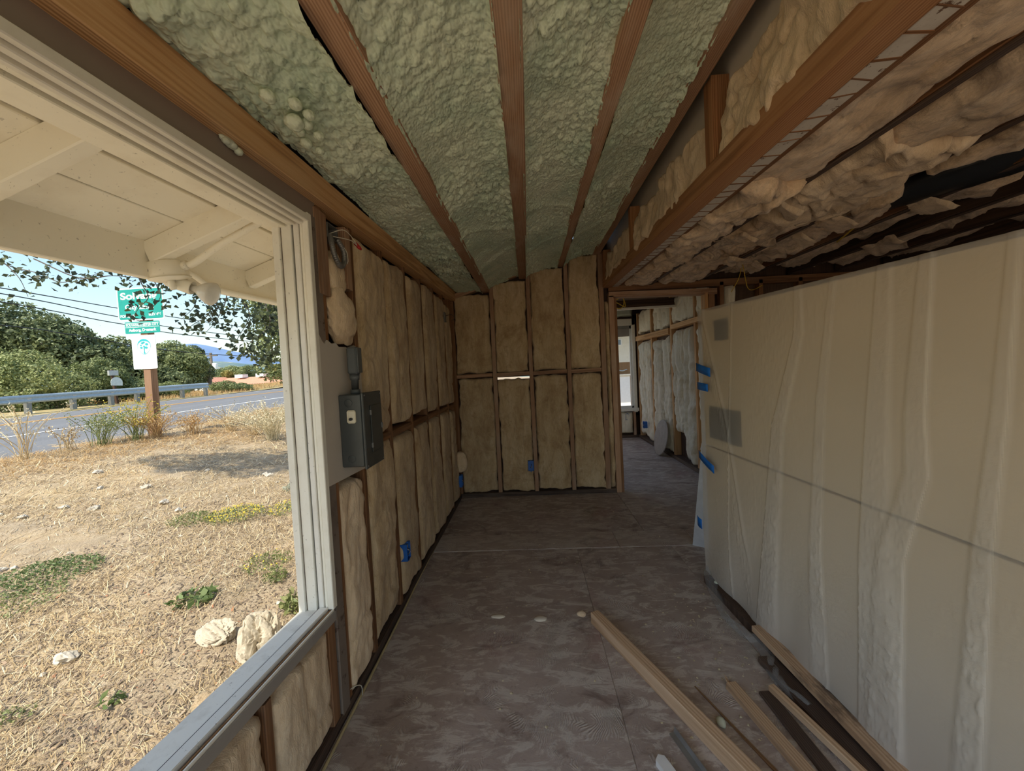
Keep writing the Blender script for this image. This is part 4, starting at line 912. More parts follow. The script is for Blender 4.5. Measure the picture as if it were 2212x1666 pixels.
# ---- blue outlet boxes
def outlet(c, nrm, wd, ht, label, wires=True):
    t = thing('outlet_box', label, 'outlet box', (c[0], c[1], c[2] - ht / 2), 'blue plastic outlet boxes nailed to the studs')
    nv_ = Vector(nrm); side = Vector((0, 0, 1)).cross(nv_); mtx = Matrix(((side.x, 0, nv_.x, c[0]), (side.y, 0, nv_.y, c[1]), (0, 1, 0, c[2]), (0, 0, 0, 1)))
    bm = bmesh.new(); bm_box(bm, -wd / 2, wd / 2, -ht / 2, ht / 2, -0.055, 0.006)
    bmesh.ops.delete(bm, geom=[f for f in bm.faces if f.normal.z > 0.9], context='FACES'); bmesh.ops.solidify(bm, geom=bm.faces[:], thickness=0.003)
    bobj('shell', bm, M['blue'], t, False, mtx)
    bm = bmesh.new(); bm_box(bm, -wd / 2 + 0.003, wd / 2 - 0.003, -ht / 2 + 0.003, ht / 2 - 0.003, -0.012, -0.009); bobj('back_plate', bm, M['blue'], t, False, mtx)
    for s in (-1, 1):
        bm = bmesh.new(); bm_box(bm, -0.008, 0.008, s * (ht / 2 + 0.004) - 0.004, s * (ht / 2 + 0.004) + 0.004, -0.006, 0.006, 0.002); bobj('mounting_ear', bm, M['blue'], t, False, mtx)
    if wires:
        for k in range(2):
            pts = [mtx @ Vector(p) for p in ((-0.01 + 0.012 * k, 0.02, -0.04), (0.006, 0.012 - 0.01 * k, 0.006), (-0.004 + 0.01 * k, -0.018, 0.004), (0.006 * k, -0.028, -0.02))]
            tube('wire', pts, 0.0022, M['wire_white'] if k else M['black'], t, 6, 10)
outlet((-0.024, FARY - 0.032, 0.332), (0, -1, 0), 0.062, 0.108, 'blue outlet box low on the middle stud of the end wall')
outlet((-0.768, 2.245, 0.322), (1, 0, 0), 0.062, 0.10, 'blue outlet box low on the long wall below the breaker panel side')
outlet((-0.755, 4.02, 0.235), (1, 0, 0), 0.07, 0.12, 'blue outlet box in the room corner under the insulation scrap')
outlet((1.80, 7.33, 0.40), (0, -1, 0), 0.06, 0.11, 'dark blue outlet box under the narrow window of the next room', False)
outlet((1.94, 6.78, 0.32), (-1, 0, 0), 0.07, 0.11, 'blue outlet box in the white insulation of the next room', True)
hb = thing('switch_box', 'dark steel wiring box high in the far corner of the long wall', 'switch box', (-0.79, 3.80, 1.87))
box('shell', -0.83, -0.785, 3.77, 3.83, 1.87, 1.965, M['dull_steel'], hb, 0.003)
tube('wire', [(-0.79, 3.80, 1.93), (-0.74, 3.86, 1.95), (-0.73, 3.97, 1.93), (-0.77, 4.08, 1.92)], 0.003, M['black'], hb, 6, 14)

tag(blob('insulation_scrap', (-0.768, 4.06, 0.42), (0.075, 0.055, 0.115), M['batt_warm'], None, 5, 0.2, 2.2), 'rounded scrap of yellow insulation stuffed in the room corner', 'insulation')
tag(tube('rope', [(-0.806, 4.05, 0.008), (-0.803, 3.4, 0.007), (-0.797, 2.6, 0.008), (-0.788, 2.1, 0.007), (-0.782, 1.7, 0.008), (-0.779, 1.28, 0.007), (-0.772, 0.9, 0.008), (-0.77, 0.4, 0.007)], 0.0062, M['string'], None, 7, 70), 'tan fuzzy cord running along the foot of the long wall', 'cord')
tag(tube('twine', [(-0.83, 1.50, 0.05), (-0.80, 1.535, 0.075), (-0.775, 1.57, 0.06), (-0.772, 1.575, 0.012)], 0.002, M['wire_white'], None, 6, 16), 'short pale curled string by the painted post foot', 'string')
dp = blob('foam_drip', (-0.790, 1.06, 2.025), (0.011, 0.035, 0.013), M['foam_lump'], cl, 3, 0.3, 3)
for k, (y, s) in enumerate(((1.085, 0.013), (1.04, 0.011), (1.065, 0.012))): blob('foam_drip', (-0.785, y, 2.015 + 0.003 * k), (s * 0.8, s, s * 0.8), M['foam_lump'], cl, 9 + k, 0.2, 2)
for k, (x, y, z, s) in enumerate([(-0.655, 1.03, 2.118, 0.020), (-0.645, 1.13, 2.112, 0.026), (-0.66, 1.18, 2.12, 0.018), (-0.61, 1.08, 2.128, 0.018), (-0.625, 1.16, 2.125, 0.018), (-0.67, 1.235, 2.115, 0.018), (-0.62, 1.22, 2.125, 0.016), (-0.60, 1.13, 2.13, 0.016), (-0.655, 1.29, 2.12, 0.014)]):
    blob('foam_drip', (x, y, z), (s, s * 1.15, s * 0.8), M['foam'], cl, 20 + k, 0.12, 1.6)

# ---- loose lumber on the floor, each length its own thing
def lumber(name, label, a, b, wd, ht, m, parts=True, cat='board', warp=0.003, taper=None, splint=False):
    t = thing(name, label, cat, (a[0], a[1], 0.0))
    member('length', (a[0], a[1], a[2] + ht / 2), (b[0], b[1], b[2] + ht / 2), wd, ht, m, t, warp=warp, taper=taper)
    if splint:
        d = (Vector(a) - Vector(b)).normalized(); sx = Vector((0, 0, 1)).cross(d)
        bm = bmesh.new()
        for k in range(5):
            o = Vector((a[0], a[1], a[2] + ht * (0.2 + 0.16 * k))) + sx * wd * (k - 2) * 0.14; L = 0.02 + 0.035 * R_.random()
            q = [bm.verts.new(o + sx * 0.004), bm.verts.new(o - sx * 0.004), bm.verts.new(o + Vector((0, 0, 0.006))), bm.verts.new(o + d * L + Vector((0, 0, 0.004 + 0.012 * R_.random())))]
            for f in ((0, 1, 2), (0, 1, 3), (1, 2, 3), (0, 2, 3)): bm.faces.new([q[i] for i in f])
        bmesh.ops.recalc_face_normals(bm, faces=bm.faces)
        bobj('splinters', bm, m, t)
    return t
lumber('lumber_length', 'long pine two by four on edge pointing at the doorway', (0.288, 2.04, 0.0), (0.80, 0.87, 0.0), 0.050, 0.062, M['plank'])
lumber('lath_strip', 'thin dark brown slat lying beside the long pine two by four', (0.632, 1.61, 0.0), (0.875, 0.90, 0.0), 0.020, 0.008, M['slat'], taper=(0.3, 1.2))
lumber('lumber_strip', 'pale pine strip with a splintered broken tip', (0.775, 1.60, 0.0), (0.895, 0.90, 0.0), 0.046, 0.030, M['plank'], splint=True)
lumber('rotten_board', 'flat dark weathered board under the narrow pine strips', (0.895, 1.57, 0.0), (0.93, 0.90, 0.0), 0.052, 0.012, M['rotten'])
lumber('narrow_strip', 'narrow pine strip lying between two dark weathered boards', (0.925, 1.575, 0.010), (1.06, 0.95, 0.010), 0.028, 0.028, M['plank'])
lumber('dark_plank', 'wide blackened plank lying along the foot of the plastic sheet', (1.0, 1.74, 0.0), (1.055, 0.95, 0.0), 0.075, 0.028, M['rotten'])
lumber('stained_lumber', 'pine board with a dark stain laid against the plastic sheet', (1.05, 1.885, 0.044), (1.10, 0.95, 0.044), 0.060, 0.030, M['plank2'])
am = thing('angle_strip', 'bent grey metal angle strip lying left of the splintered pine strips', 'metal strip', (0.475, 1.40, 0))
bm = bmesh.new(); A0 = Vector((0.472, 1.405, 0.001)); A1 = Vector((0.585, 1.02, 0.001)); sd_ = Vector((0, 0, 1)).cross((A1 - A0).normalized())
sec = [(-0.022, 0.001), (-0.004, 0.004), (0.0, 0.022), (0.002, 0.022), (-0.003, 0.002), (-0.022, -0.0005)]
ra = [bm.verts.new(A0 + sd_ * s + Vector((0, 0, z + 0.0015))) for s, z in sec]; rb = [bm.verts.new(A1 + sd_ * s + Vector((0, 0, z + 0.0015))) for s, z in sec]
for i in range(6): bm.faces.new((ra[i], ra[(i + 1) % 6], rb[(i + 1) % 6], rb[i]))
bm.faces.new(ra); bm.faces.new(rb[::-1]); bmesh.ops.recalc_face_normals(bm, faces=bm.faces); bobj('strip', bm, M['steel'], am)
cp = thing('chipped_trim', 'white chipped trim piece with flaking paint on the floor', 'trim piece', (0.40, 1.27, 0))
bm = bmesh.new(); o2 = [(0.366, 1.286), (0.380, 1.305), (0.400, 1.300), (0.412, 1.27), (0.455, 1.16), (0.415, 1.15), (0.385, 1.24)]
a = [bm.verts.new((x, y, 0.0)) for x, y in o2]; b = [bm.verts.new((x, y, 0.022)) for x, y in o2]
bm.faces.new(a[::-1]); bm.faces.new(b)
for i in range(7): bm.faces.new((a[i], a[(i + 1) % 7], b[(i + 1) % 7], b[i]))
bmesh.ops.recalc_face_normals(bm, faces=bm.faces)
bobj('piece', bm, paint('flaking_white', (0.78, 0.77, 0.74), (0.3, 0.25, 0.2), 0.3, 0.5, 8, chip=(0.16, 0.10, 0.07)), cp)

# floor litter
for (x, y, s, lab, mt) in [(0.225, 2.10, (0.028, 0.022, 0.012), 'tan plaster lump on the floor at the tip of the long two by four', 'batt_warm'), (0.655, 1.435, (0.016, 0.022, 0.013), 'pale green foam pebble beside the thin dark slat', 'foam_lump'),
                           (-0.235, 2.10, (0.04, 0.018, 0.006), 'small flat plaster flake alone on the floor near the long wall', 'drywall'), (0.0, 2.07, (0.035, 0.025, 0.008), 'round flat plaster flake in the middle of the floor', 'drywall'),
                           (1.055, 2.31, (0.02, 0.014, 0.008), 'mint green foam crumb on the partition base plate', 'foam_lump')]:
    z0 = 0.042 if x > 1 else 0.0
    tag(blob('plaster_lump', (x, y, z0 + s[2] * 0.8), s, M[mt], None, int(x * 90) + 40, 0.25, 2.5, 2), lab, 'debris')
n = 420; V = []; F = []; tn = []
for k in range(n):
    if k < 260: x = R_.uniform(-0.75, 1.0); y = R_.uniform(1.1, 4.1)
    else: y = R_.uniform(1.2, 2.4); x = 0.98 + R_.gauss(-0.12, 0.13)
    if x > 1.0: x = 1.0
    s = 0.0022 + 0.006 * R_.random() ** 3; a = R_.random() * 6.28; b = len(V)
    for q in range(4):
        V.append((x + s * math.cos(a + q * 1.57) * (0.6 + 0.7 * R_.random()), y + s * math.sin(a + q * 1.57) * (0.6 + R_.random() * 0.7), 0.0025))
    V.append((x, y, 0.0035 + s * 0.6))
    for q in range(4): F.append((b + q, b + (q + 1) % 4, b + 4)); tn.append(R_.random())
tag(mobj('debris', V, F, M['seed'], None, False, tint=tn), 'scattered white and pale green crumbs over the subfloor', 'debris', kind='stuff')

# ---- next room: round board
rb_ = thing('round_board', 'round grey brown board leaning on the white insulation next door', 'board', (1.90, 5.85, 0))
lathe('disc', [(0.262, 0.0), (0.267, 0.003), (0.267, 0.013), (0.262, 0.016)], M['disc'], rb_, Matrix.Translation((1.93, 5.86, 0.262)) @ Matrix.Rotation(-PI / 2 + 0.2, 4, 'Y'), 40)
yc_ = thing('cable_coil', 'yellow cable loop hanging under the next room ceiling', 'cable', (1.24, 5.2, 2.2))
tube('cable', [(1.12, 5.2, 2.415), (1.15, 5.2, 2.235), (1.24, 5.19, 2.16), (1.30, 5.18, 2.13), (1.28, 5.2, 2.24), (1.2, 5.22, 2.23), (1.17, 5.22, 2.15), (1.24, 5.2, 2.11), (1.29, 5.2, 2.19), (1.25, 5.2, 2.415)], 0.006, M['yellow'], yc_, 8, 70)

# ---- hanging things under the flat ceiling
dk = thing('duct', 'black wrapped duct sagging between the ceiling joists', 'duct', (2.35, 1.9, 2.25))
dpts = spline([(2.06, 3.0, 2.36), (2.12, 2.55, 2.29), (2.25, 2.15, 2.26), (2.5, 1.75, 2.27), (2.9, 1.35, 2.32)], 46)
V, F = tube_data(dpts, lambda t: 0.10 + 0.05 * math.sin(t * 3.0), 18, [1.0, 1.0, 1.03])
cz = [p.z for p in dpts]
V = [Vector((v.x, v.y, cz[min(i // 18, len(cz) - 1)] + (v.z - cz[min(i // 18, len(cz) - 1)]) * 0.5)) if i < 18 * len(cz) else v for i, v in enumerate(V)]
me = bpy.data.meshes.new('wrap'); me.from_pydata([tuple(v) for v in V], [], [tuple(dict.fromkeys(f)) for f in F]); me.materials.append(M['duct']); me.polygons.foreach_set('use_smooth', np.ones(len(me.polygons), bool))
place(bpy.data.objects.new('wrap', me), dk)
tube('strap', [(2.45, 1.70, 2.42), (2.40, 1.80, 2.20), (2.52, 1.86, 2.19), (2.62, 1.88, 2.42)], 0.004, M['steel'], dk, 6, 20)
hc = thing('hanging_cable', 'stiff yellow cable end poking from the torn ceiling insulation', 'cable', (2.2, 2.7, 2.2))
tube('cable', [(2.00, 2.30, 2.30), (2.06, 2.42, 2.21), (2.19, 2.70, 2.195), (2.31, 3.0, 2.19)], 0.006, M['yellow'], hc, 8, 20); tube('cable', [(2.01, 2.33, 2.30), (2.08, 2.44, 2.20), (2.17, 2.62, 2.205), (2.24, 2.80, 2.20)], 0.006, M['yellow'], hc, 8, 20)
h2 = thing('hanging_cable', 'thin yellow wire loop drooping over the doorway corner', 'cable', (2.1, 3.95, 2.1))
tube('cable', [(2.06, 3.80, 2.28), (2.11, 3.85, 2.14), (2.16, 3.9, 2.05), (2.24, 3.95, 2.04), (2.36, 4.0, 2.09)], 0.0035, M['yellow'], h2, 6, 24); tube('cable', [(2.06, 3.80, 2.28), (2.05, 3.85, 2.14), (2.0, 3.9, 2.02)], 0.0035, M['yellow'], h2, 6, 12)
# ================================================================== OUTSIDE
# ---- porch eave over the window
ev = thing('soffit', 'cream painted porch eave with tongue boards and rafter tails', 'eave', (-1.15, 1.0, 1.9), kind='structure')
EY0, EY1 = -2.0, 4.3
def ez(x, y): return 2.005 - (x + 0.97) * (-0.372) + 0.035 * (y - 1.3)
def splank(x0, x1, dz):
    bm = bmesh.new(); V = []
    for y in (EY0, EY1):
        for (x, d) in ((x0, 0), (x1, 0), (x1, 0.016), (x0, 0.016)): V.append(bm.verts.new((x, y, ez(x, y) + d + dz)))
    for i in range(4): bm.faces.new((V[i], V[(i + 1) % 4], V[4 + (i + 1) % 4], V[4 + i]))
    bm.faces.new(V[3::-1]); bm.faces.new(V[4:]); bmesh.ops.recalc_face_normals(bm, faces=bm.faces)
    bmesh.ops.bevel(bm, geom=bm.edges[:], offset=0.002, segments=1, affect='EDGES')
    bobj('soffit_board', bm, M['soffit'], ev)
splank(-1.050, -0.935, 0.006); splank(-1.172, -1.056, 0.002); splank(-1.33, -1.179, 0.005)
for y in (-1.1, -0.61, -0.12, 0.365, 0.858, 1.343, 1.83, 2.32, 2.8, 3.3, 3.8):
    p0 = Vector((-0.955, y, ez(-0.955, y) - 0.030)); p1 = Vector((-1.318, y, ez(-1.318, y) - 0.030))
    member('rafter_tail', p0 + Vector((0, 0, -0.008)), p1 + Vector((0, 0, -0.008)), 0.042, 0.078, M['soffit'], ev, warp=0.002)
member('fascia', (-1.335, EY0, ez(-1.335, EY0) - 0.046), (-1.335, EY1, ez(-1.335, EY1) - 0.046), 0.03, 0.146, M['soffit'], ev, warp=0.0)
# exterior wall strip above the window
box('soffit_backing', -1.33, -0.93, EY0, EY1, 2.16, 2.17, M['rotten'], ev)
box('frieze_board', -0.935, -0.915, EY0, EY1, 1.99, 2.10, M['soffit'], ev)

fx = thing('floodlight', 'old white floodlight on a round box under the porch eave', 'floodlight', (-1.28, 1.385, 1.78))
Mx = Matrix.Translation((-1.296, 1.382, 1.774)) @ Matrix.Rotation(0.18, 4, 'X') @ Matrix.Rotation(-0.10, 4, 'Y')
lathe('round_box', [(0.058, -0.012), (0.060, 0.0), (0.056, 0.042), (0.050, 0.046)], M['soffit'], fx, Mx, 24)
pl = lathe('cover_plate', [(0.0, -0.024), (0.045, -0.022), (0.062, -0.016), (0.064, -0.012), (0.058, -0.011)], M['soffit'], fx, Mx, 28)
lathe('mounting_ear', [(0.014, -0.004), (0.014, 0.004)], M['soffit'], fx, Mx @ Matrix.Translation((-0.066, -0.01, 0.03)), 12)
lathe('knockout_plug', [(0.012, 0), (0.011, 0.004)], M['dull_steel'], fx, Mx @ Matrix.Translation((-0.03, -0.05, 0.018)) @ Matrix.Rotation(1.3, 4, 'X'), 12)
lathe('swivel', [(0.009, 0.0), (0.013, 0.012), (0.010, 0.024), (0.012, 0.034)], M['cream'], fx, Mx @ Matrix.Translation((0.012, -0.014, -0.056)), 14)
A = Vector((-1.328, 1.40, 1.762)); Bv = Vector((-1.246, 1.425, 1.731)); Cv = Vector((-1.185, 1.44, 1.708))
q = (Bv - A).to_track_quat('Z', 'Y').to_matrix().to_4x4(); L = (Bv - A).length
lathe('lamp_holder', [(0.017, 0.0), (0.021, 0.006), (0.024, L * 0.6), (0.026, L - 0.004), (0.024, L), (0.021, L - 0.006)], M['cream'], fx, Matrix.Translation(A) @ q, 20)
L2 = (Cv - Bv).length
bl = lathe('bulb', [(0.013, -0.006), (0.014, 0.012), (0.020, 0.020), (0.036, L2 * 0.62), (0.044, L2 - 0.004), (0.044, L2 + 0.002), (0.036, L2 + 0.009), (0.018, L2 + 0.013)], M['bulb'], fx, Matrix.Translation(Bv) @ (Cv - Bv).to_track_quat('Z', 'Y').to_matrix().to_4x4(), 28); bl['label'] = 'frosted reflector bulb'
tube('conduit', [(-1.245, 1.387, 1.800), (-1.20, 1.389, 1.815), (-1.10, 1.388, 1.872), (-1.0, 1.388, 1.918), (-0.93, 1.392, 1.952)], 0.0125, M['soffit'], fx, 10, 30)
lathe('coupling', [(0.016, 0), (0.016, 0.03)], M['soffit'], fx, Matrix.Translation((-1.252, 1.386, 1.797)) @ Vector((0.05, 0, 0.02)).to_track_quat('Z', 'Y').to_matrix().to_4x4(), 14)
tube('conduit', [(-1.262, 1.41, 1.795), (-1.285, 1.48, 1.792), (-1.30, 1.56, 1.775), (-1.302, 1.66, 1.770), (-1.302, 1.85, 1.776), (-1.302, 2.4, 1.797), (-1.302, 4.2, 1.86)], 0.011, M['soffit'], fx, 10, 50)

# ---- terrain
DX, DZ = 0.024, 0.0238                     # the road drifts and climbs slightly along its length
def zroad(y): return 0.30 + DZ * y
def zg(x, y):
    x = np.asarray(x, float); y = np.asarray(y, float)
    t = np.clip((-x - 1.0) / 6.8, 0, 1); t = t * t * (3 - 2 * t)
    z = -0.13 * (1 - t) + (zroad(np.clip(y, -15, 60)) - 0.03) * t
    b = 0.05 * fbm(x * 0.9, y * 0.9, 501, 4) * 2 + 0.026 * fbm(x * 5, y * 5, 502, 5) * 2
    return z + b * np.clip((-x - 0.8) / 0.6, 0, 1)
gx = np.concatenate([np.arange(-9.2, -6, 0.10), np.arange(-6, -1.0, 0.05), np.array([-0.95, -0.2, 1.5, 4, 9, 16, 30])])
gy = np.concatenate([np.array([-30, -18, -10, -6, -3, -1, 0]), np.arange(0.4, 10, 0.06), np.arange(10, 26, 0.25), np.array([26, 30, 40, 60, 90])])
GX, GY = np.meshgrid(gx, gy); GZ = zg(GX, GY)
GZ = np.where(GX > -0.9, -0.30, GZ)
tag(mobj('ground', np.stack([GX, GY, GZ], -1).reshape(-1, 3), grid_faces(len(gx), len(gy)), M['ground'], None, True), 'sunlit dry earth yard sloping up to the road', 'ground', kind='structure')

def zgs(x, y): return float(zg(np.array([x]), np.array([y]))[0])
# road ribbon with its lines
rdt = thing('road', 'grey asphalt road with orange centre lines and white edge line', 'road', (-13, 10, 0.5), kind='structure')
def ribbon(name, xa, xb, m, dz=0.0, y0=-30, y1=160, edge=0.0, crown=0.0):
    ys_ = np.concatenate([np.arange(y0, 40, 0.5), np.arange(40, y1 + 1, 5)]); V = []
    nx = 7
    for y in ys_:
        for i in range(nx):
            t = i / (nx - 1); x = xa + (xb - xa) * t
            if i == 0 and edge: x += edge * float(fbm(np.array(y * 0.8), np.array(3.0), 511, 4)) * 2
            V.append((x + DX * y, y, zroad(y) + dz - 0.05 * ((x + 13.5) / 5.5) ** 2 * 1.0))
    return mobj(name, V, grid_faces(nx, len(ys_)), m, rdt)
ribbon('asphalt', -8.0, -18.9, M['asphalt'], 0.02, edge=0.35)
ribbon('edge_line', -11.15, -11.28, M['line_white'], 0.026); ribbon('edge_line', -18.2, -18.32, M['line_white'], 0.026)
ribbon('centre_line', -14.75, -14.88, M['line_yellow'], 0.026); ribbon('centre_line', -15.05, -15.18, M['line_yellow'], 0.026)
# land beyond the road
bx = np.concatenate([np.arange(-18.4, -30, -0.6), np.array([-32, -36, -44, -60, -90, -140])]); by = np.concatenate([np.arange(-20, 60, 1.2), np.array([65, 75, 90, 120, 160, 220])])
BX, BY = np.meshgrid(bx, by); d = -(BX - DX * BY) - 18.4
rise = 0.30 * np.exp(-((d - 3.0) / 1.8) ** 2) * np.clip((BY - 26) / 7, 0, 1)
BZ = zroad(np.clip(BY, -20, 60)) + 0.0 + rise + 0.10 * fbm(BX * 0.6, BY * 0.6, 520, 4) * np.clip(d, 0, 1) - 1.4 * np.clip((d - 5) / 6, 0, 1) - 0.02 * (d < 0.5)
tag(mobj('bank', np.stack([BX, BY, BZ], -1).reshape(-1, 3), grid_faces(len(bx), len(by)), M['bank'], None, True), 'dry grassy bank and verge beyond the road', 'bank', kind='structure')
# distant ridge lines, built far off at true size
def ridge(name, prof, dist, m, label, depth, seed, rough):
    xs = np.array([p[0] for p in prof]); hs = np.array([p[2] for p in prof])
    t = np.linspace(xs.min(), xs.max(), 160); h = np.interp(t, xs, hs)
    V = []
    for k in range(14):
        f = k / 13
        for tt, hh in zip(t, h):
            X = tt * (dist + depth * (f - 1) * 1.0); Y = dist + depth * (f - 1)
            z = 1.36 + hh * dist * f ** 1.3 - (1 - f) * 0.01 * dist + rough * dist * float(f > 0.02) * (f * (1 - f) + 0.02) * float(fbm(np.array(tt * 40), np.array(f * 6.0), seed, 4))
            V.append((X, Y, z))
    return tag(mobj(name, V, grid_faces(160, 14), m, None, True), label, 'hill', kind='structure')
ridge('mountain', [(-2.4, 1, 0.10), (-1.9, 1, 0.13), (-1.433, 1, 0.122), (-1.274, 1, 0.113), (-1.121, 1, 0.128), (-1.076, 1, 0.12), (-0.99, 1, 0.112), (-0.883, 1, 0.115), (-0.858, 1, 0.11), (-0.82, 1, 0.1), (-0.783, 1, 0.09), (-0.746, 1, 0.082), (-0.708, 1, 0.074), (-0.659, 1, 0.058), (-0.5, 1, 0.05), (0.2, 1, 0.05)], 2600, M['mountain'], 'hazy blue mountain ridge on the horizon', 700, 531, 0.06)
ridge('foothill', [(-2.2, 1, 0.04), (-1.2, 1, 0.05), (-0.9, 1, 0.068), (-0.81, 1, 0.064), (-0.76, 1, 0.056), (-0.71, 1, 0.05), (-0.635, 1, 0.05), (0.2, 1, 0.04)], 700, M['foothill'], 'grey green foothill with tan clearings below the mountain', 250, 533, 0.10)

# ---- leaf-card foliage
rng = np.random.default_rng(5)
def leaf_mesh(P, Nn, L, Wd, fold=0.25):
    n = len(P); r = rng.normal(size=(n, 3)); t = r - Nn * (r * Nn).sum(1)[:, None]; t /= np.linalg.norm(t, axis=1)[:, None] + 1e-9
    s = np.cross(Nn, t); L = np.broadcast_to(L, (n,))[:, None]; Wd = np.broadcast_to(Wd, (n,))[:, None]
    v = np.stack([P - t * L * 0.5, P + s * Wd * 0.5 + Nn * Wd * fold, P + t * L * 0.5, P - s * Wd * 0.5 + Nn * Wd * fold], 1).reshape(-1, 3)
    return v, np.arange(n * 4).reshape(n, 4)
def crown_points(blobs, n, shell=0.72):
    vol = np.array([b[3] * b[4] + b[4] * b[5] + b[3] * b[5] for b in blobs]); k = rng.choice(len(blobs), n, p=vol / vol.sum())
    B = np.array(blobs, float)[k]; d = rng.normal(size=(n, 3)); d /= np.linalg.norm(d, axis=1)[:, None]
    lump = 1 + 0.22 * np.sign(np.sin(d[:, 0] * 7 + k)) * np.abs(np.sin(d[:, 0] * 7 + k) * np.sin(d[:, 1] * 6 + 2 * k) * np.sin(d[:, 2] * 7 + 3 * k)) ** 0.5
    r = (shell + (1 - shell) * rng.random(n) ** 0.6) * lump
    P = B[:, :3] + d * B[:, 3:6] * r[:, None]
    Nn = d + rng.normal(size=(n, 3)) * 0.75; Nn /= np.linalg.norm(Nn, axis=1)[:, None]
    return P, Nn, d
def tree(name, label, cat, blobs, n, leaf, m, trunk=None, group=None, th=0.25):
    base = trunk[0] if trunk else (blobs[0][0], blobs[0][1], blobs[0][2] - blobs[0][5])
    t = thing(name, label, cat, base, group)
    P, Nn, d = crown_points(blobs, n)
    v, f = leaf_mesh(P, Nn, leaf * (0.7 + 0.6 * rng.random(n)), leaf * 0.6 * (0.7 + 0.6 * rng.random(n)))
    lump = fbm(P[:, 0] * 1.2 + P[:, 2], P[:, 1] * 1.2 - P[:, 2] * 0.7, 61, 3)
    tint = np.clip(0.5 + 0.9 * lump + 0.22 * rng.normal(size=n), 0, 1)  # clump noise paints highlights and darker masses into the leaf colour
    o = mobj('foliage', v, f, M[m], t, False, tint=tint); o['kind'] = 'stuff'
    if trunk: tube('trunk', trunk, lambda q: th * (1 - 0.55 * q), M['bark'], t, 9, 12)
    return t
G1 = 'trees and shrubs beyond the road'
tree('oak', 'tallest dark oak beyond the guard rail at the far side of the road', 'tree', [(-30.8, 22, 4.5, 3.0, 2.6, 2.3), (-28.6, 22.5, 4.4, 1.7, 2.0, 1.6), (-27.3, 23, 3.2, 1.5, 1.8, 1.3), (-32.5, 21, 4.4, 2.6, 2.6, 2.5)], 26000, 0.21, 'leaf_dark', [(-29, 22.5, 0.0), (-29, 22.5, 2.5), (-29.2, 22.3, 4.5)], G1)
tree('oak', 'rounded mid green oak between the tallest oak and the city sign', 'tree', [(-27.7, 25, 3.45, 1.25, 1.6, 1.5), (-26.6, 25, 2.2, 1.3, 1.5, 1.2), (-29, 26, 2.6, 1.8, 2, 1.7)], 14000, 0.19, 'leaf_olive', [(-26.6, 25, 0), (-26.6, 25, 3.0)], G1)
tree('oak', 'dark green oak right behind the city sign post', 'tree', [(-28.0, 27, 1.7, 1.3, 1.4, 1.15), (-26.4, 27, 1.6, 1.5, 1.5, 1.3)], 9000, 0.19, 'leaf_dark', [(-26.6, 27, -0.5), (-26.6, 27, 2.5)], G1)
tree('oak', 'full olive green oak just right of the city sign', 'tree', [(-27.6, 29, 3.6, 1.4, 1.7, 1.3), (-26.4, 29, 3.2, 1.2, 1.6, 1.2), (-28.2, 29, 2.6, 1.6, 1.8, 1.6), (-26.7, 28.5, 1.9, 1.4, 1.6, 1.3)], 22000, 0.17, 'leaf_olive', [(-26.5, 29, -0.5), (-26.5, 29, 3.2)], G1)
tree('oak', 'small dark oak crown peeking behind the olive green oak', 'tree', [(-29.3, 33, 3.8, 0.8, 1.0, 1.1), (-28.7, 33, 2.6, 0.8, 1.0, 1.1)], 7000, 0.17, 'leaf_dark', [(-28, 33, -0.5), (-28, 33, 3)], G1)
tree('shrub', 'largest pale green shrub behind the guard rail', 'shrub', [(-22.8, 16.5, 2.1, 1.9, 1.2, 1.2), (-24.3, 16, 2.3, 1.6, 1.3, 1.5), (-22.0, 17.4, 1.5, 1.3, 1.0, 0.9), (-23.3, 16.2, 1.2, 2.0, 1.0, 0.8)], 22000, 0.12, 'leaf_light', None, G1)
tree('shrub', 'pale green shrub at the frame edge behind the guard rail end', 'shrub', [(-24.2, 14.3, 2.0, 1.6, 1.3, 1.6), (-25, 15, 1.2, 1.6, 1.4, 1.2)], 12000, 0.12, 'leaf_light', None, G1)
tree('shrub', 'olive shrub between the pale shrub and the small road sign', 'shrub', [(-22.2, 19.2, 2.0, 1.2, 1.1, 1.05), (-21.7, 20.0, 1.3, 1.1, 1.0, 0.8)], 12000, 0.12, 'leaf_olive', None, G1)
tree('shrub', 'low leafy shrub behind the small road sign', 'shrub', [(-21.6, 20.8, 1.35, 0.9, 0.8, 0.6), (-21.2, 22.0, 1.2, 0.9, 0.8, 0.5)], 8000, 0.10, 'leaf_light', None, G1)
tree('shrub', 'dark bush at the right end of the guard rail', 'shrub', [(-20.2, 25.0, 1.25, 0.8, 0.7, 0.4), (-19.9, 26.0, 1.15, 0.7, 0.6, 0.3)], 6000, 0.09, 'leaf_olive', None, G1)
G2 = 'bushes behind the red roof'
tree('bush', 'yellow flowering bush at the right behind the red roof', 'bush', [(-32.5, 50, 2.9, 1.9, 1.5, 1.0), (-31.0, 50, 3.0, 1.4, 1.5, 1.2)], 8000, 0.16, 'leaf_yellow', None, G2)
tree('bush', 'dark rounded bush in the middle behind the red roof', 'bush', [(-37.3, 50, 2.9, 2.0, 1.6, 0.9)], 6000, 0.16, 'leaf_olive', None, G2)
tree('bush', 'green bush left behind the white gable', 'bush', [(-42.0, 50, 2.6, 2.2, 1.6, 0.9), (-40.2, 51, 3.0, 1.6, 1.4, 0.9)], 7000, 0.16, 'leaf_olive', None, G2)
tree('bush', 'small yellow bush between the rounded bush and the green bush', 'bush', [(-38.9, 49, 2.8, 0.8, 0.8, 0.55)], 2500, 0.14, 'leaf_yellow', None, G2)

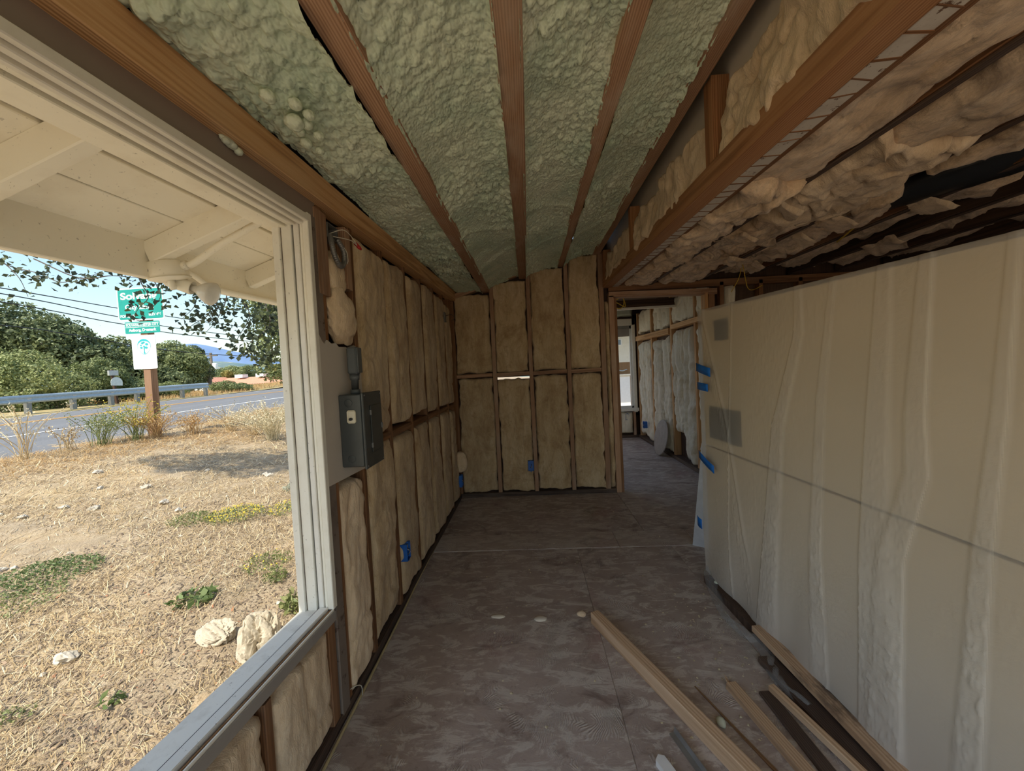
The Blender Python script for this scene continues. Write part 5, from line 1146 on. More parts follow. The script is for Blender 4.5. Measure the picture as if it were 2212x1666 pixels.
# ---- oak in the yard: trunk hidden by the wall, limbs and hanging twigs above the eave line
ok = thing('yard_oak', 'overhanging yard oak with dark leafy twigs drooping past the eave', 'tree', (-5.2, 10.6, 0.2))
tube('trunk', [(-5.2, 10.6, 0.1), (-5.15, 10.5, 1.5), (-5.3, 10.0, 3.2), (-5.2, 8.6, 4.4)], lambda q: 0.26 * (1 - 0.5 * q), M['bark'], ok, 10, 20)
tube('limb', [(-5.2, 8.6, 4.4), (-4.9, 6.4, 4.9), (-5.0, 4.6, 4.6), (-5.8, 3.6, 4.2)], lambda q: 0.12 * (1 - 0.7 * q), M['bark'], ok, 8, 20)
tube('limb', [(-5.2, 9.4, 3.6), (-4.4, 7.5, 3.9), (-3.6, 5.6, 3.6), (-3.4, 4.6, 3.0)], lambda q: 0.09 * (1 - 0.75 * q), M['bark'], ok, 8, 20)
TW = [[(-6.7, 4.6, 3.16), (-6.36, 4.6, 2.97), (-6.0, 4.6, 2.86), (-5.71, 4.6, 2.73), (-5.47, 4.6, 2.77), (-5.14, 4.6, 2.81)],
      [(-6.6, 4.5, 3.3), (-6.47, 4.6, 3.06), (-6.25, 4.6, 2.82), (-6.15, 4.6, 2.58)], [(-6.2, 4.5, 3.4), (-6.1, 4.6, 3.15), (-5.81, 4.6, 3.02), (-5.58, 4.6, 2.83)],
      [(-5.9, 4.5, 3.0), (-5.47, 4.6, 2.77), (-5.05, 4.6, 2.77), (-4.76, 4.6, 2.73), (-4.49, 4.6, 2.69)], [(-4.75, 4.5, 3.3), (-4.7, 4.6, 2.73), (-4.6, 4.6, 2.49), (-4.73, 4.6, 2.36), (-4.83, 4.6, 2.23)],
      [(-4.6, 4.5, 3.2), (-4.52, 4.6, 2.71), (-4.44, 4.6, 2.49), (-4.59, 4.6, 2.33)], [(-4.0, 4.5, 3.0), (-4.0, 4.6, 2.57), (-4.02, 4.6, 2.35), (-4.2, 4.6, 2.19)],
      [(-3.7, 4.5, 2.9), (-3.78, 4.6, 2.45), (-3.86, 4.6, 2.23), (-4.04, 4.6, 2.13), (-4.17, 4.6, 2.05)], [(-3.5, 4.5, 2.9), (-3.61, 4.6, 2.44), (-3.75, 4.6, 2.17), (-3.9, 4.6, 2.02)],
      [(-3.4, 4.6, 2.9), (-3.43, 4.6, 2.43), (-3.34, 4.6, 2.2), (-3.47, 4.6, 1.98), (-3.58, 4.6, 1.84)], [(-3.3, 4.6, 2.9), (-3.21, 4.7, 2.36), (-3.17, 4.7, 2.08), (-3.36, 4.6, 1.86), (-3.46, 4.6, 1.72)],
      [(-3.1, 4.7, 2.8), (-2.98, 4.8, 2.35), (-3.01, 4.8, 1.96), (-3.2, 4.7, 1.74), (-3.27, 4.7, 1.62)], [(-3.8, 4.5, 2.9), (-3.9, 4.6, 2.45), (-3.73, 4.6, 2.33), (-3.87, 4.6, 2.12)], [(-3.2, 4.8, 3.0), (-3.1, 4.9, 2.5), (-3.15, 4.9, 2.2), (-3.3, 4.8, 2.05)]]
NL = [34, 16, 16, 24, 22, 20, 18, 30, 26, 44, 66, 66, 30, 50]
for tw, nl_ in zip(TW, NL):
    sp = spline(tw, 40); t_ = tube('twig', sp, lambda q: 0.008 * (1 - 0.7 * q), M['bark'], ok, 5)
    k = rng.integers(int(len(sp) * 0.25), len(sp), nl_ * 2); P = np.array([sp[i][:] for i in k]) + rng.normal(size=(nl_ * 2, 3)) * np.array([0.055, 0.12, 0.05])
    Nn = rng.normal(size=(nl_ * 2, 3)); Nn /= np.linalg.norm(Nn, axis=1)[:, None]
    v, f = leaf_mesh(P, Nn, 0.060 + 0.022 * rng.random(nl_ * 2), 0.044 + 0.014 * rng.random(nl_ * 2))
    o = mobj('leaves', v, f, M['leaf_hang'], t_, False, tint=np.clip(rng.normal(0.4, 0.25, nl_ * 2), 0, 1)); o['kind'] = 'stuff'
P, Nn, d = crown_points([(-6.6, 10.2, 2.4, 0.55, 0.8, 1.1), (-6.1, 10.0, 3.6, 1.0, 1.3, 0.9), (-5.6, 9.6, 2.9, 0.7, 0.9, 0.9)], 9000)
v, f = leaf_mesh(P, Nn, 0.10, 0.065); o = mobj('foliage', v, f, M['leaf_olive'], ok, False, tint=np.clip(rng.normal(0.45, 0.25, len(P)), 0, 1)); o['kind'] = 'stuff'
P, Nn, d = crown_points([(-5.7, 2.7, 4.5, 0.9, 0.6, 0.35), (-5.0, 3.0, 4.6, 0.8, 0.6, 0.35), (-6.4, 2.7, 4.4, 0.8, 0.5, 0.3), (-4.6, 3.6, 4.9, 0.7, 0.8, 0.3)], 7500)
v, f = leaf_mesh(P, Nn, 0.075, 0.05); o = mobj('foliage', v, f, M['leaf_hang'], ok, False, tint=np.clip(rng.normal(0.45, 0.25, len(P)), 0, 1)); o['kind'] = 'stuff'

# ---- guard rail
gr = thing('guard_rail', 'galvanized highway guard rail on short posts across the road', 'guard rail', (-19.3, 16, 0.6))
prof = [(0.0, 0.155), (0.04, 0.13), (0.075, 0.085), (0.04, 0.03), (0.02, 0.0), (0.04, -0.03), (0.075, -0.085), (0.04, -0.13), (0.0, -0.155), (-0.012, -0.155), (0.025, -0.125), (0.06, -0.085), (0.028, -0.03), (0.008, 0.0), (0.028, 0.03), (0.06, 0.085), (0.025, 0.125), (-0.012, 0.155)]
ysr = np.arange(4, 22.3, 0.4); V = []
for y in ysr:
    for (x, z) in prof: V.append((-19.35 + DX * y + x, y, zroad(y) + 0.58 + z))
npz = len(prof); F = []
for i in range(len(ysr) - 1):
    for k in range(npz): F.append((i * npz + k, i * npz + (k + 1) % npz, (i + 1) * npz + (k + 1) % npz, (i + 1) * npz + k))
mobj('rail_beam', V, F, M['rail'], gr)
for y in (5.9, 7.9, 9.9, 11.9, 13.95, 15.4, 16.85, 18.0, 18.9, 20.4, 21.9):
    x = -19.42 + DX * y; member('rail_post', (x, y, zroad(y) - 0.3), (x, y, zroad(y) + 0.62), 0.15, 0.15, M['dull_steel'], gr, (0, 1, 0))
    member('spacer_block', (x + 0.06, y, zroad(y) + 0.42), (x + 0.06, y, zroad(y) + 0.68), 0.09, 0.13, M['stone'], gr, (0, 1, 0))

# ---- city sign on its wooden post
sg = thing('road_sign', 'teal city limit sign with two smaller plates on a brown post', 'road sign', (-7.41, 7.3, 0.35))
member('post', (-7.43, 7.34, 0.10), (-7.41, 7.34, 3.22), 0.145, 0.14, M['post'], sg, (0, 1, 0))
def rrect(name, cx, cz, wd, ht, r, y, th, m, parent):
    bm = bmesh.new(); ring = []
    for (sx, sz_, a0) in ((1, 1, 0), (-1, 1, PI / 2), (-1, -1, PI), (1, -1, 1.5 * PI)):
        for k in range(5):
            a = a0 + k * PI / 8; ring.append((cx + sx * (wd / 2 - r) + r * math.cos(a), cz + sz_ * (ht / 2 - r) + r * math.sin(a)))
    a = [bm.verts.new((x, y, z)) for x, z in ring]; b = [bm.verts.new((x, y + th, z)) for x, z in ring]
    bm.faces.new(a); bm.faces.new(b[::-1])
    for i in range(len(ring)): bm.faces.new((a[i], b[i], b[(i + 1) % len(ring)], a[(i + 1) % len(ring)]))
    bmesh.ops.recalc_face_normals(bm, faces=bm.faces)
    return bobj(name, bm, m, parent)
def text(body, cx, cz, height, width, m, parent, y, rot=0.0, sx=None, bold=0.0):
    cu = bpy.data.curves.new('lettering', 'FONT'); cu.body = body; cu.align_x = 'CENTER'; cu.align_y = 'CENTER'; cu.size = height / 0.70; cu.extrude = 0.0006; cu.offset = bold
    cu.materials.append(m); o = bpy.data.objects.new('lettering', cu); COL.objects.link(o)
    bpy.context.view_layer.update(); k = width / max(o.dimensions.x, 1e-4)
    mw = Matrix.Translation((cx, y, cz)) @ Matrix.Rotation(PI / 2, 4, 'X') @ Matrix.Diagonal((k, 1, 1, 1))
    me = bpy.data.meshes.new_from_object(o.evaluated_get(bpy.context.evaluated_depsgraph_get())); bpy.data.objects.remove(o)
    return place(bpy.data.objects.new('lettering', me), parent, mw)
SY = 7.255
c_ = rrect('sign_panel', -7.425, 3.012, 0.935, 0.625, 0.04, SY, 0.006, M['sign_white'], sg); c_['label'] = 'teal city limit plate with white border'
rrect('sign_face', -7.425, 3.012, 0.885, 0.575, 0.03, SY - 0.002, 0.004, M['teal'], c_)
text('Solvang', -7.45, 3.165, 0.125, 0.74, M['sign_white'], c_, SY - 0.003, bold=0.006); text('City Limit', -7.45, 2.955, 0.088, 0.58, M['sign_white'], c_, SY - 0.003, bold=0.004)
text('POP 5,345', -7.70, 2.785, 0.05, 0.29, M['sign_white'], c_, SY - 0.003, bold=0.002); text('ELEV 496', -7.145, 2.80, 0.05, 0.25, M['sign_white'], c_, SY - 0.003, bold=0.002)
c2_ = rrect('sign_panel', -7.425, 2.56, 0.70, 0.225, 0.02, SY, 0.006, M['teal'], sg); c2_['label'] = 'teal sister city plate'
text("SOLVANG'S SISTER CITY", -7.425, 2.61, 0.048, 0.66, M['sign_white'], c2_, SY - 0.001, bold=0.002)
box('underline', -7.765, -7.085, SY - 0.002, SY, 2.565, 2.573, M['sign_white'], c2_); box('underline', -7.765, -7.085, SY - 0.002, SY, 2.644, 2.650, M['sign_white'], c2_)
text('Aalborg, Denmark', -7.425, 2.51, 0.052, 0.56, M['sign_white'], c2_, SY - 0.001, bold=0.003)
c3_ = rrect('sign_panel', -7.425, 2.082, 0.485, 0.655, 0.025, SY, 0.006, M['sign_white'], sg); c3_['label'] = 'white plate with a teal tree emblem'
bm = bmesh.new(); lx, lz = -7.422, 2.20; K = 40; oa = []; ia = []
for k in range(K):
    a = 2 * PI * k / K; px_ = math.cos(a); pz_ = math.sin(a); ro_ = 0.137; tipk = max(0, -pz_) ** 6 * 0.03
    oa.append(bm.verts.new((lx + ro_ * px_, SY - 0.002, lz + (ro_ + tipk) * pz_))); ri = 0.112 if pz_ > -0.2 else 0.126
    ri = 0.112 + 0.016 * max(0, -pz_) + 0.006 * abs(px_); dzz = -0.018 * max(0, pz_)
    ia.append(bm.verts.new((lx + (ri + 0.012 * abs(px_)) * px_, SY - 0.002, lz + (ri + tipk) * pz_ + dzz)))
for k in range(K): bm.faces.new((oa[k], oa[(k + 1) % K], ia[(k + 1) % K], ia[k]))
bobj('emblem_ring', bm, M['logo_teal'], c3_)
bm = bmesh.new()
def fan(cx, cz, r, n=14, sq=0.8):
    c0 = bm.verts.new((cx, SY - 0.0025, cz)); rr = [bm.verts.new((cx + r * math.cos(2 * PI * k / n) * (1 + 0.1 * math.sin(3 * k)), SY - 0.0025, cz + sq * r * math.sin(2 * PI * k / n))) for k in range(n)]
    for k in range(n): bm.faces.new((c0, rr[(k + 1) % n], rr[k]))
for (x, z, r) in ((-0.055, -0.033, 0.026), (0.042, -0.033, 0.03), (-0.035, 0.055, 0.026), (0.055, 0.03, 0.03), (0.0, 0.068, 0.022), (-0.062, 0.015, 0.018), (0.0, -0.01, 0.02)): fan(lx + x, lz + z, r)
q = [bm.verts.new((lx + x, SY - 0.0025, lz + z)) for x, z in ((-0.012, -0.03), (0.014, -0.03), (0.008, -0.10), (0.022, -0.15), (-0.018, -0.15), (-0.006, -0.10))]; bm.faces.new(q)
bobj('emblem_tree', bm, M['logo_teal'], c3_)
text('TREE CITY USA', -7.41, 1.955, 0.036, 0.36, M['faded'], c3_, SY - 0.001); text('ARBOR DAY FOUNDATION', -7.41, 1.90, 0.018, 0.35, M['faded'], c3_, SY - 0.001); text('YEARS', -7.375, 1.825, 0.02, 0.13, M['faded'], c3_, SY - 0.001)

s2 = thing('road_sign', 'small grey road sign seen from behind beyond the guard rail', 'road sign', (-20.0, 17.9, 0.7))
member('post', (-19.98, 17.98, 0.55), (-20.0, 17.86, 2.38), 0.10, 0.10, M['sheath'], s2, (0, 1, 0))
box('upper_plate', -20.02, -19.93, 17.68, 18.10, 2.10, 2.34, plain('sign_back_grey', (0.45, 0.46, 0.45), 0.5, 0.3), s2)
bm = bmesh.new(); ring = [(17.72, 1.62), (18.24, 1.60)] + [(17.98 + 0.27 * math.cos(a), 1.76 + 0.26 * math.sin(a)) for a in [PI * k / 10 for k in range(11)]]
a = [bm.verts.new((-19.92, y, z)) for y, z in ring]; b = [bm.verts.new((-19.935, y, z)) for y, z in ring]; bm.faces.new(a); bm.faces.new(b[::-1])
for i in range(len(ring)): bm.faces.new((a[i], b[i], b[(i + 1) % len(ring)], a[(i + 1) % len(ring)]))
bmesh.ops.recalc_face_normals(bm, faces=bm.faces); bobj('lower_plate', bm, plain('sign_back_pale', (0.62, 0.66, 0.64), 0.5, 0.2), s2)

# ---- house with a red tiled roof, low beyond the bank
hs = thing('house', 'low white house with a long terracotta tiled roof beyond the road', 'house', (-36, 45, 0))
box('wall', -43.0, -38.2, 44.6, 52, -0.5, 2.0, M['house_white'], hs); box('wall', -38.6, -29.6, 45.4, 52, -0.5, 1.45, M['house_white'], hs); box('flat_roof', -43.3, -39.0, 44.2, 52, 2.0, 2.14, M['house_white'], hs)
bm = bmesh.new(); g = [(-41.2, 44.4, 1.35), (-38.9, 44.4, 2.25), (-36.4, 44.4, 1.0), (-36.4, 44.4, -0.5), (-41.2, 44.4, -0.5)]
a = [bm.verts.new(p) for p in g]; b = [bm.verts.new((p[0], p[1] + 3, p[2])) for p in g]; bm.faces.new(a); bm.faces.new(b[::-1])
for i in range(5): bm.faces.new((a[i], b[i], b[(i + 1) % 5], a[(i + 1) % 5]))
bmesh.ops.recalc_face_normals(bm, faces=bm.faces); bobj('gable_wall', bm, M['house_white'], hs)
def tiled(x0, x1, y0, z0, y1, z1, parent):
    nx = int((x1 - x0) / 0.10); nr_ = 9; V = []; 
    for r in range(nr_ * 2):
        t = (r + 1) // 2 / nr_; lift = 0.05 if r % 2 == 0 else 0.0
        for i in range(nx + 1):
            x = x0 + (x1 - x0) * i / nx
            V.append((x, y0 + (y1 - y0) * t, z0 + (z1 - z0) * t + lift + 0.045 * abs(math.sin(i * PI / 3))))
    mobj('tiled_roof', V, grid_faces(nx + 1, nr_ * 2), M['tile'], parent)
tiled(-38.9, -29.0, 44.6, 1.30, 48.5, 2.25, hs)
bm = bmesh.new()
for sgn, xe, ze in ((-1, -41.4, 1.30), (1, -36.2, 0.92)):
    p = [(xe, 44.15, ze), (-38.9, 44.15, 2.28), (-38.9, 48.3, 2.28), (xe, 48.3, ze)]
    a = [bm.verts.new(c) for c in p]; b = [bm.verts.new((c[0], c[1], c[2] + 0.13)) for c in p]; bm.faces.new(a); bm.faces.new(b[::-1])
    for i in range(4): bm.faces.new((a[i], b[i], b[(i + 1) % 4], a[(i + 1) % 4]))
bmesh.ops.recalc_face_normals(bm, faces=bm.faces); bobj('gable_roof', bm, M['tile'], hs)
for x in (-36.3, -33.6, -31.0): box('roof_unit', x - 0.5, x + 0.5, 47.2, 48.2, 2.2, 2.62, M['sign_white'], hs)
tube('vent_pipe', [(-40.6, 45.5, 2.1), (-40.6, 45.5, 2.9)], 0.09, M['sign_white'], hs)
box('wall', -29.0, -26.2, 46, 50, 0.5, 2.4, M['house_white'], hs)

pp = thing('utility_pole', 'thin distant utility pole with a transformer right of the oaks', 'utility pole', (-45.2, 54, 0))
tube('pole', [(-45.3, 54, -1), (-45.4, 54, 6.1)], 0.16, M['bark'], pp); lathe('transformer', [(0.3, 0), (0.32, 0.1), (0.32, 0.9), (0.3, 1.0)], M['sign_white'], pp, Matrix.Translation((-44.7, 53.8, 3.6)), 14)
member('cross_arm', (-46.3, 54, 5.7), (-44.4, 54, 5.7), 0.14, 0.14, M['bark'], pp)
for k, (pts, lab) in enumerate([([(-20.5, 2, 5.95), (-20.5, 14.5, 5.61), (-20.5, 26.6, 5.5), (-20.2, 60, 6.0)], 'topmost power line crossing the sky'), ([(-20.5, 2, 5.8), (-20.5, 14.5, 5.39), (-20.5, 18.8, 5.08), (-20.5, 26.4, 4.83), (-20.2, 60, 5.2)], 'second power line down crossing the sky'),
                                ([(-20.5, 2, 5.5), (-20.5, 14.4, 5.06), (-20.5, 19, 4.73), (-20.5, 26, 4.51), (-20.2, 60, 4.9)], 'third power line down crossing the sky'), ([(-20.5, 2, 4.5), (-20.5, 14.4, 4.15), (-20.5, 17, 3.97), (-20.5, 26, 3.4), (-20.2, 60, 3.6)], 'lowest power line sagging in front of the oaks')]):
    tag(tube('power_line', pts, 0.022, M['black'], None, 5, 60), lab, 'power line', 'power lines above the road')

# ---- big broken concrete chunk outside the window, rubble stones
def rock(name, c, r, m, seed, cuts, label, cat, sub=5):
    """a broken lump: an irregular ball chopped by random planes, then pitted"""
    bm = bmesh.new(); bmesh.ops.create_icosphere(bm, subdivisions=sub, radius=1.0); co = np.array([v.co[:] for v in bm.verts]); rs = np.random.default_rng(seed)
    d = co / np.linalg.norm(co, axis=1)[:, None]; rad = 1.0 + 0.5 * fbm(d[:, 0] * 1.6 + 2 * d[:, 2] + seed, d[:, 1] * 1.6 - d[:, 2], seed, 3)
    P = d * rad[:, None]
    for k in range(cuts):
        n = rs.normal(size=3); n /= np.linalg.norm(n); o = rs.uniform(0.45, 0.85); t = P @ n - o; P = P - np.clip(t, 0, None)[:, None] * n * 0.92
    rid = np.abs(fbm(P[:, 0] * 3 + P[:, 2] * 2 + seed, P[:, 1] * 3 - P[:, 2] * 2.4, seed + 4, 5)); P = P * (1 - 0.35 * np.exp(-rid * 14) + 0.10 * fbm(P[:, 0] * 9 + 5 * P[:, 2], P[:, 1] * 9 - 4 * P[:, 2], seed + 7, 4))[:, None]
    for v, q in zip(bm.verts, P): v.co = Vector((q[0] * r[0], q[1] * r[1], q[2] * r[2]))
    return tag(bobj(name, bm, M[m], None, False, Matrix.Translation(Vector(c))), label, cat)
rock('concrete_chunk', (-1.55, 2.06, zgs(-1.55, 2.06) + 0.06), (0.13, 0.15, 0.19), 'concrete', 3, 11, 'largest jagged pale concrete chunk just outside the window', 'concrete chunk')
rock('concrete_chunk', (-1.86, 2.12, zgs(-1.86, 2.12) + 0.03), (0.13, 0.09, 0.08), 'concrete', 14, 9, 'lower concrete chunk lying left of the largest chunk', 'concrete chunk')
rock('dirt_clod', (-1.52, 1.68, zgs(-1.52, 1.68) + 0.02), (0.10, 0.09, 0.06), 'ground', 23, 5, 'brown dirt clod in front of the concrete chunks', 'clod', 4)
rock('field_stone', (-2.55, 1.92, zgs(-2.55, 1.92) + 0.02), (0.06, 0.045, 0.04), 'stone', 31, 6, 'grey tan field stone alone in the straw near the frame edge', 'stone', 3)
st0 = None; GS = 'pale rubble stones scattered over the dry yard'
for k in range(46):
    if k < 26: x, y = -4.6 + R_.gauss(0, 0.7), 3.7 + R_.gauss(0, 0.5)
    elif k < 36: x, y = -3.6 + R_.gauss(0, 0.35), 5.4 + R_.gauss(0, 0.5)
    else: x, y = R_.uniform(-4.5, -1.7), R_.uniform(1.5, 4.5)
    s = 0.020 + 0.050 * R_.random() ** 2.5
    if k < 5:
        o = rock('rubble_stone', (0, 0, 0), (1, 0.8, 0.6), 'stone', 100 + k, 9, '', '', 3); protos = [o] if k == 0 else protos + [o]
    else:
        o = protos[k % 5].copy(); COL.objects.link(o)
    o.location = (x, y, zgs(x, y) + s * 0.25); o.scale = (s, s, s); o.rotation_euler = (0, 0, R_.random() * 6)
    lab_, grp_ = ('pale rubble stone in the loose patch at mid yard', 'rubble stones in the mid yard patch') if k < 26 else (('pale rubble stone lying in the shade of the yard oak', 'rubble stones in the oak shade') if k < 36 else ('lone pale rubble stone in the straw closer to the window', 'lone stones closer to the window'))
    tag(o, lab_, 'stone', grp_)

# ---- straw, chips, dry grass
def scatter(n, x0, x1, y0, y1, pw):
    x = rng.uniform(x0, x1, n * 6); y = rng.uniform(y0, y1, n * 6); d = np.hypot(x, y); ang = np.degrees(np.arctan2(-x, y))
    ok_ = (ang > 24) & (ang < 68); x, y, d = x[ok_], y[ok_], d[ok_]; p = d ** -pw; k = rng.choice(len(x), min(n, len(x)), replace=False, p=p / p.sum()); return x[k], y[k]
def blades(name, label, cat, x, y, L, Wd, up_, m, tmean, tsd, bend=0.3, dirb=None, z0=0.004):
    n = len(x); z = zg(x, y) + z0; a = rng.uniform(0, 2 * PI, n) if dirb is None else rng.normal(dirb, 0.7, n)
    dz_ = np.clip(rng.normal(up_, 0.10 + 0.3 * up_, n), -0.02, 1.0); h = np.sqrt(np.clip(1 - dz_ ** 2, 0.0, 1)); D = np.stack([np.cos(a) * h, np.sin(a) * h, dz_], 1)
    S = np.stack([-np.sin(a), np.cos(a), np.zeros(n)], 1); L = L[:, None]; Wd = Wd[:, None]; B = np.stack([x, y, z], 1)
    mid = B + D * L * 0.5 + np.array([0, 0, 1]) * L * 0.06 + S * L * rng.normal(0, 0.08, n)[:, None]; tip = B + D * L + np.array([0, 0, -1]) * L * bend * 0.3 * dz_[:, None]
    v = np.stack([B - S * Wd / 2, B + S * Wd / 2, mid + S * Wd / 2, mid - S * Wd / 2, tip + S * Wd * 0.2, tip - S * Wd * 0.2], 1).reshape(-1, 3)
    i = np.arange(n)[:, None] * 6; f = np.concatenate([i + np.array([[0, 1, 2, 3]]), i + np.array([[3, 2, 4, 5]])], 0); t = np.clip(rng.normal(tmean, tsd, n), 0, 1)
    return tag(mobj(name, v, f, M[m], None, False, tint=np.concatenate([t, t])), label, cat, kind='stuff')
x, y = scatter(105000, -8.6, -1.2, 0.6, 13, 1.6); cl_ = fbm(x * 1.6, y * 1.6, 71, 4); keep = cl_ + 0.10 + 0.12 * rng.normal(size=len(x)) > 0; x, y = x[keep], y[keep]
dd = np.hypot(x, y); blades('straw', 'pale dry straw strewn over the bare yard', 'straw', x, y, (0.018 + 0.16 * rng.random(len(x)) ** 4) * (0.6 + 0.10 * dd), (0.0010 + 0.0005 * dd) * (0.5 + 0.9 * rng.random(len(x))), 0.10, 'straw', 0.50, 0.30, dirb=2.4)
x, y = scatter(20000, -3.8, -1.2, 0.6, 4.2, 1.2)
blades('bark_chips', 'brown bark chips and crumbs near the house', 'litter', x, y, 0.008 + 0.035 * rng.random(len(x)) ** 3, 0.003 + 0.010 * rng.random(len(x)) ** 2, 0.12, 'chips', 0.42, 0.25, dirb=2.4)
x = rng.uniform(-8.0, -3.6, 52000); y = rng.uniform(3.0, 13.5, 52000); w_ = np.clip((-x - 3.8 + 3 * fbm(x * 0.7, y * 0.7, 78, 3)) / 3.0, 0.0, 1) * (fbm(x * 1.2, y * 1.2, 77, 3) > -0.10); k = rng.random(len(x)) < w_; x, y = x[k], y[k]
blades('dry_grass', 'tangled golden dry grass along the road shoulder', 'grass', x, y, (0.05 + 0.12 * rng.random(len(x)) ** 1.5) * np.clip((-x - 2.0) / 5, 0.4, 1), np.full(len(x), 0.005), 0.30, 'dry', 0.5, 0.25, bend=0.8)
x = rng.uniform(-24, -19.0, 9000); y = rng.uniform(19, 40, 9000); n = len(x)
d_ = -(x - DX * y) - 18.4; z = zroad(y) + 0.30 * np.exp(-((d_ - 3.0) / 1.8) ** 2) * np.clip((y - 26) / 7, 0, 1)
V = []; F = []; a = rng.uniform(0, PI, n); hh = 0.08 + 0.2 * rng.random(n)
v = np.stack([np.stack([x - 0.025 * np.cos(a), y - 0.025 * np.sin(a), z - 0.05], 1), np.stack([x + 0.025 * np.cos(a), y + 0.025 * np.sin(a), z - 0.05], 1), np.stack([x + 0.1 * np.sin(a * 5), y, z + hh], 1)], 1).reshape(-1, 3)
tag(mobj('dry_grass', v, np.arange(n * 3).reshape(n, 3), M['dry'], None, False, tint=np.clip(rng.normal(0.5, 0.25, n), 0, 1)), 'golden grass covering the bank beyond the road', 'grass', kind='stuff')

# ---- weeds, each plant a thing
def weed(name, label, cat, x, y, n, spread, ht, leaf, m, flower=0, group=None, flat=0.6):
    z = zgs(x, y); t = thing(name, label, cat, (x, y, z), group)
    r = spread * np.sqrt(rng.random(n)); a = rng.uniform(0, 2 * PI, n); P = np.stack([x + r * np.cos(a), y + r * np.sin(a), z + 0.01 + ht * rng.random(n) * (1 - 0.6 * r / spread)], 1)
    Nn = np.stack([rng.normal(0, 0.6, n), rng.normal(0, 0.6, n), np.full(n, flat)], 1); Nn /= np.linalg.norm(Nn, axis=1)[:, None]
    v, f = leaf_mesh(P, Nn, leaf * (0.6 + 0.8 * rng.random(n)), leaf * 0.4 * (0.6 + 0.8 * rng.random(n)))
    o = mobj('leaves', v, f, M[m], t, False, tint=np.clip(rng.normal(0.5, 0.25, n), 0, 1)); o['kind'] = 'stuff'
    if flower:
        k = rng.integers(0, n, flower); Pf = P[k] + np.array([0, 0, 0.02]); Nf = np.tile(np.array([0, -0.4, 0.9]), (flower, 1))
        v, f = leaf_mesh(Pf, Nf, 0.017, 0.015); o = mobj('flowers', v, f, M['flower'], t, False, tint=rng.random(flower)); o['kind'] = 'stuff'
    bm_p = [(x, y, z - 0.02), (x + 0.01, y, z + ht * 0.5), (x + 0.02, y + 0.01, z + ht * 0.9)]; tube('stem', bm_p, 0.004, M['bark'], t, 5, 6)
    return t
GW = 'low weeds in the dry yard'
weed('weed', 'widest green weed patch at the left of the yard', 'weed', -3.60, 2.62, 1500, 0.32, 0.08, 0.026, 'weed_green', 0, GW); weed('weed', 'fresh bright green broad leaf weed in mid yard', 'weed', -2.33, 2.46, 46, 0.12, 0.06, 0.085, 'weed_green', 0, GW, 0.9)
weed('weed', 'grey green weed below the widest green patch', 'weed', -3.35, 2.28, 500, 0.24, 0.05, 0.022, 'weed', 0, GW); weed('weed', 'tiny two leaf green sprout close to the window sill', 'weed', -2.02, 1.68, 16, 0.045, 0.07, 0.045, 'weed_green', 0, GW)
weed('weed', 'pale green tuft right behind the largest concrete chunk', 'weed', -1.60, 2.40, 140, 0.07, 0.14, 0.05, 'weed', 0, GW, 0.2); weed('flowering_weed', 'long mat of small yellow flowers before the tree shadow', 'weed', -3.10, 3.85, 1100, 0.26, 0.08, 0.022, 'weed', 260, GW)
weed('flowering_weed', 'yellow flower mat close to the window jamb', 'weed', -2.72, 4.1, 600, 0.22, 0.08, 0.022, 'weed', 130, GW); weed('silver_weed', 'silver leaved weed in the tree shadow', 'weed', -2.95, 4.75, 420, 0.20, 0.16, 0.045, 'weed_silver', 0, GW, 0.2)
weed('weed', 'sparse green weed in the lower left corner of the yard', 'weed', -2.36, 1.56, 90, 0.08, 0.05, 0.022, 'weed', 0, GW); weed('weed', 'dry olive tuft between the green leaf weed and the jamb', 'weed', -2.15, 2.95, 420, 0.18, 0.09, 0.022, 'weed', 16, GW, 0.2)
weed('weed', 'thin olive tuft left of the yellow flower mats', 'weed', -3.45, 3.7, 600, 0.2, 0.08, 0.022, 'weed', 0, GW, 0.2); weed('weed', 'short green tuft close to the window jamb', 'weed', -1.95, 2.75, 160, 0.08, 0.1, 0.03, 'weed', 0, GW, 0.2)
def tall(label, x, y, n, ht, spread, m, heads='seed', nh=120, group='tall dry weeds along the road shoulder'):
    z = zgs(x, y); t = thing('tall_weed', label, 'weed', (x, y, z), group); V = []; F = []; tips = []
    for k in range(n):
        a = R_.random() * 6.28; r = spread * (0.3 + 0.7 * R_.random()); h = ht * (0.5 + 0.5 * R_.random()); p0 = (x + R_.gauss(0, 0.05), y + R_.gauss(0, 0.05), z - 0.02)
        pm = (p0[0] + 0.35 * r * math.cos(a), p0[1] + 0.35 * r * math.sin(a), z + h * 0.6); p1 = (p0[0] + r * math.cos(a), p0[1] + r * math.sin(a), z + h)
        vv, ff = tube_data(spline([p0, pm, p1], 8), 0.0045, 4); b = len(V); V += [tuple(v) for v in vv]; F += [tuple(dict.fromkeys([i + b for i in f])) for f in ff]; tips += [Vector(pm).lerp(Vector(p1), q) for q in (0.3, 0.6, 0.85, 1.0)]
    me = bpy.data.meshes.new('stems'); me.from_pydata(V, [], F); me.materials.append(M[m]); a_ = me.attributes.new('tint', 'FLOAT', 'FACE'); a_.data.foreach_set('value', np.full(len(F), 0.6, np.float32))
    place(bpy.data.objects.new('stems', me), t)
    k = rng.integers(0, len(tips), nh); P = np.array([tips[i][:] for i in k]) + rng.normal(size=(nh, 3)) * 0.035; Nn = rng.normal(size=(nh, 3)); Nn /= np.linalg.norm(Nn, axis=1)[:, None]
    v, f = leaf_mesh(P, Nn, 0.035, 0.016); o = mobj('seed_heads', v, f, M[heads], t, False, tint=rng.random(nh)); o['kind'] = 'stuff'
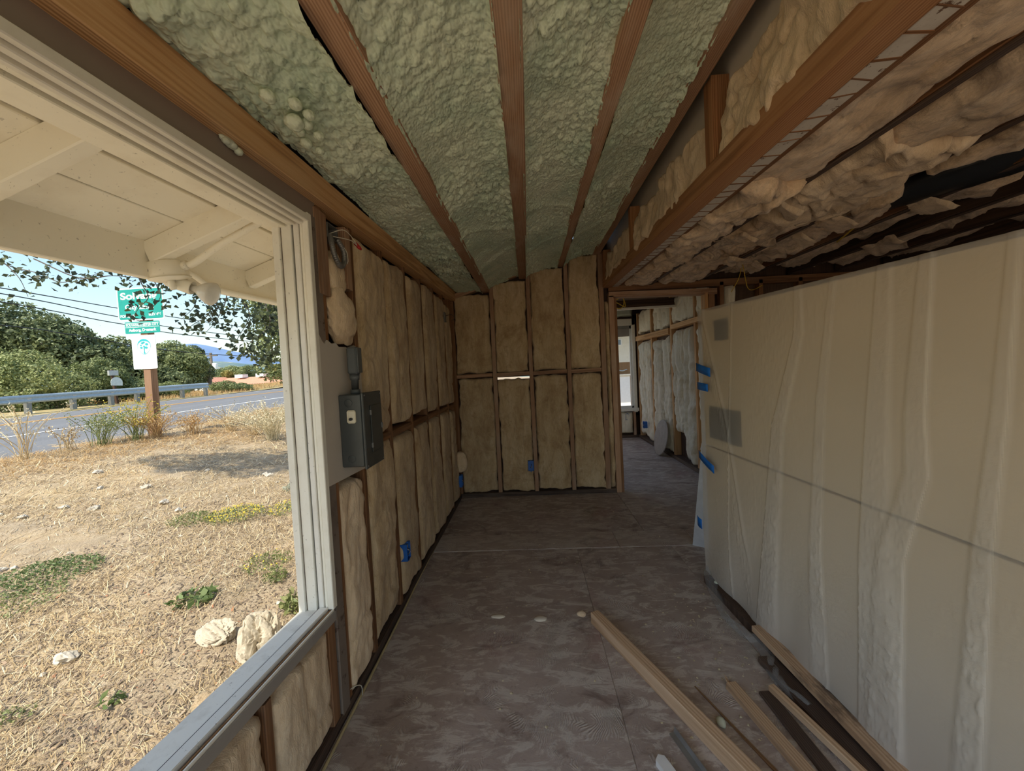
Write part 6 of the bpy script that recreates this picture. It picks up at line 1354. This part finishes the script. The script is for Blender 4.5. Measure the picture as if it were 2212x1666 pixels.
tall('pale seedy tall weed at the left frame edge by the road', -7.5, 5.4, 20, 0.85, 0.6, 'straw', 'seed', 320); tall('dry brown branching weed left of the green roadside weeds', -7.5, 5.95, 16, 0.45, 0.3, 'straw', 'straw', 260)
tall('green roadside weed halfway between frame edge and sign post', -7.45, 6.4, 40, 0.62, 0.5, 'weed', 'weed', 900); tall('yellow flowering roadside weed left of the sign post', -7.3, 6.85, 44, 0.75, 0.55, 'weed', 'flower', 700)
tall('dry grass clump at the foot of the sign post', -7.15, 7.1, 50, 0.5, 0.5, 'dry', 'dry', 800); tall('orange brown dry weed right of the sign post', -6.75, 7.45, 30, 0.45, 0.3, 'dry', 'dry', 520)
tall('thin dry weed standing before the white road line', -6.35, 7.9, 30, 0.6, 0.6, 'straw', 'seed', 300); tall('big pale bushy dry weed by the window jamb', -5.1, 7.4, 80, 0.78, 0.75, 'seed', 'seed', 1500); tall('pale dry weed left of the big bushy weed', -5.7, 7.7, 36, 0.55, 0.7, 'straw', 'seed', 500)

# ---- neighbour shed seen through the far window
nb_ = thing('shed', 'pale neighbouring shed with a small window seen past the next room', 'shed', (1.9, 11.0, -0.2))
box('wall', 0.2, 4.6, 11.0, 13.5, 1.45, 3.2, M['cream'], nb_); box('wall', 0.2, 4.6, 11.02, 13.5, -0.4, 1.45, M['slat'], nb_)
wf = box('window_frame', 2.38, 2.62, 10.97, 11.0, 1.92, 2.10, M['sign_white'], nb_, 0.005); box('pane', 2.41, 2.59, 10.96, 10.975, 1.945, 2.075, plain('shed_pane', (0.25, 0.33, 0.4), 0.15), wf)
box('lower_panel', 2.12, 2.44, 10.93, 11.0, 0.2, 1.08, M['sill_grey'], nb_, 0.01); box('lower_panel', 2.46, 2.8, 10.93, 11.0, 0.2, 1.08, M['sign_white'], nb_, 0.01); box('ledge', 2.1, 2.9, 10.88, 11.0, 1.08, 1.12, M['soffit'], nb_)
box('shade_slab', 0.2, 4.6, 9.3, 11.1, 2.62, 2.70, M['roof'], nb_)  # added out of view to keep the sun off the shed wall
tube('hose', [(2.3, 10.95, 1.75), (2.38, 10.92, 1.35), (2.55, 10.9, 1.22), (2.72, 10.92, 1.25)], 0.014, M['rail'], nb_, 8, 20)
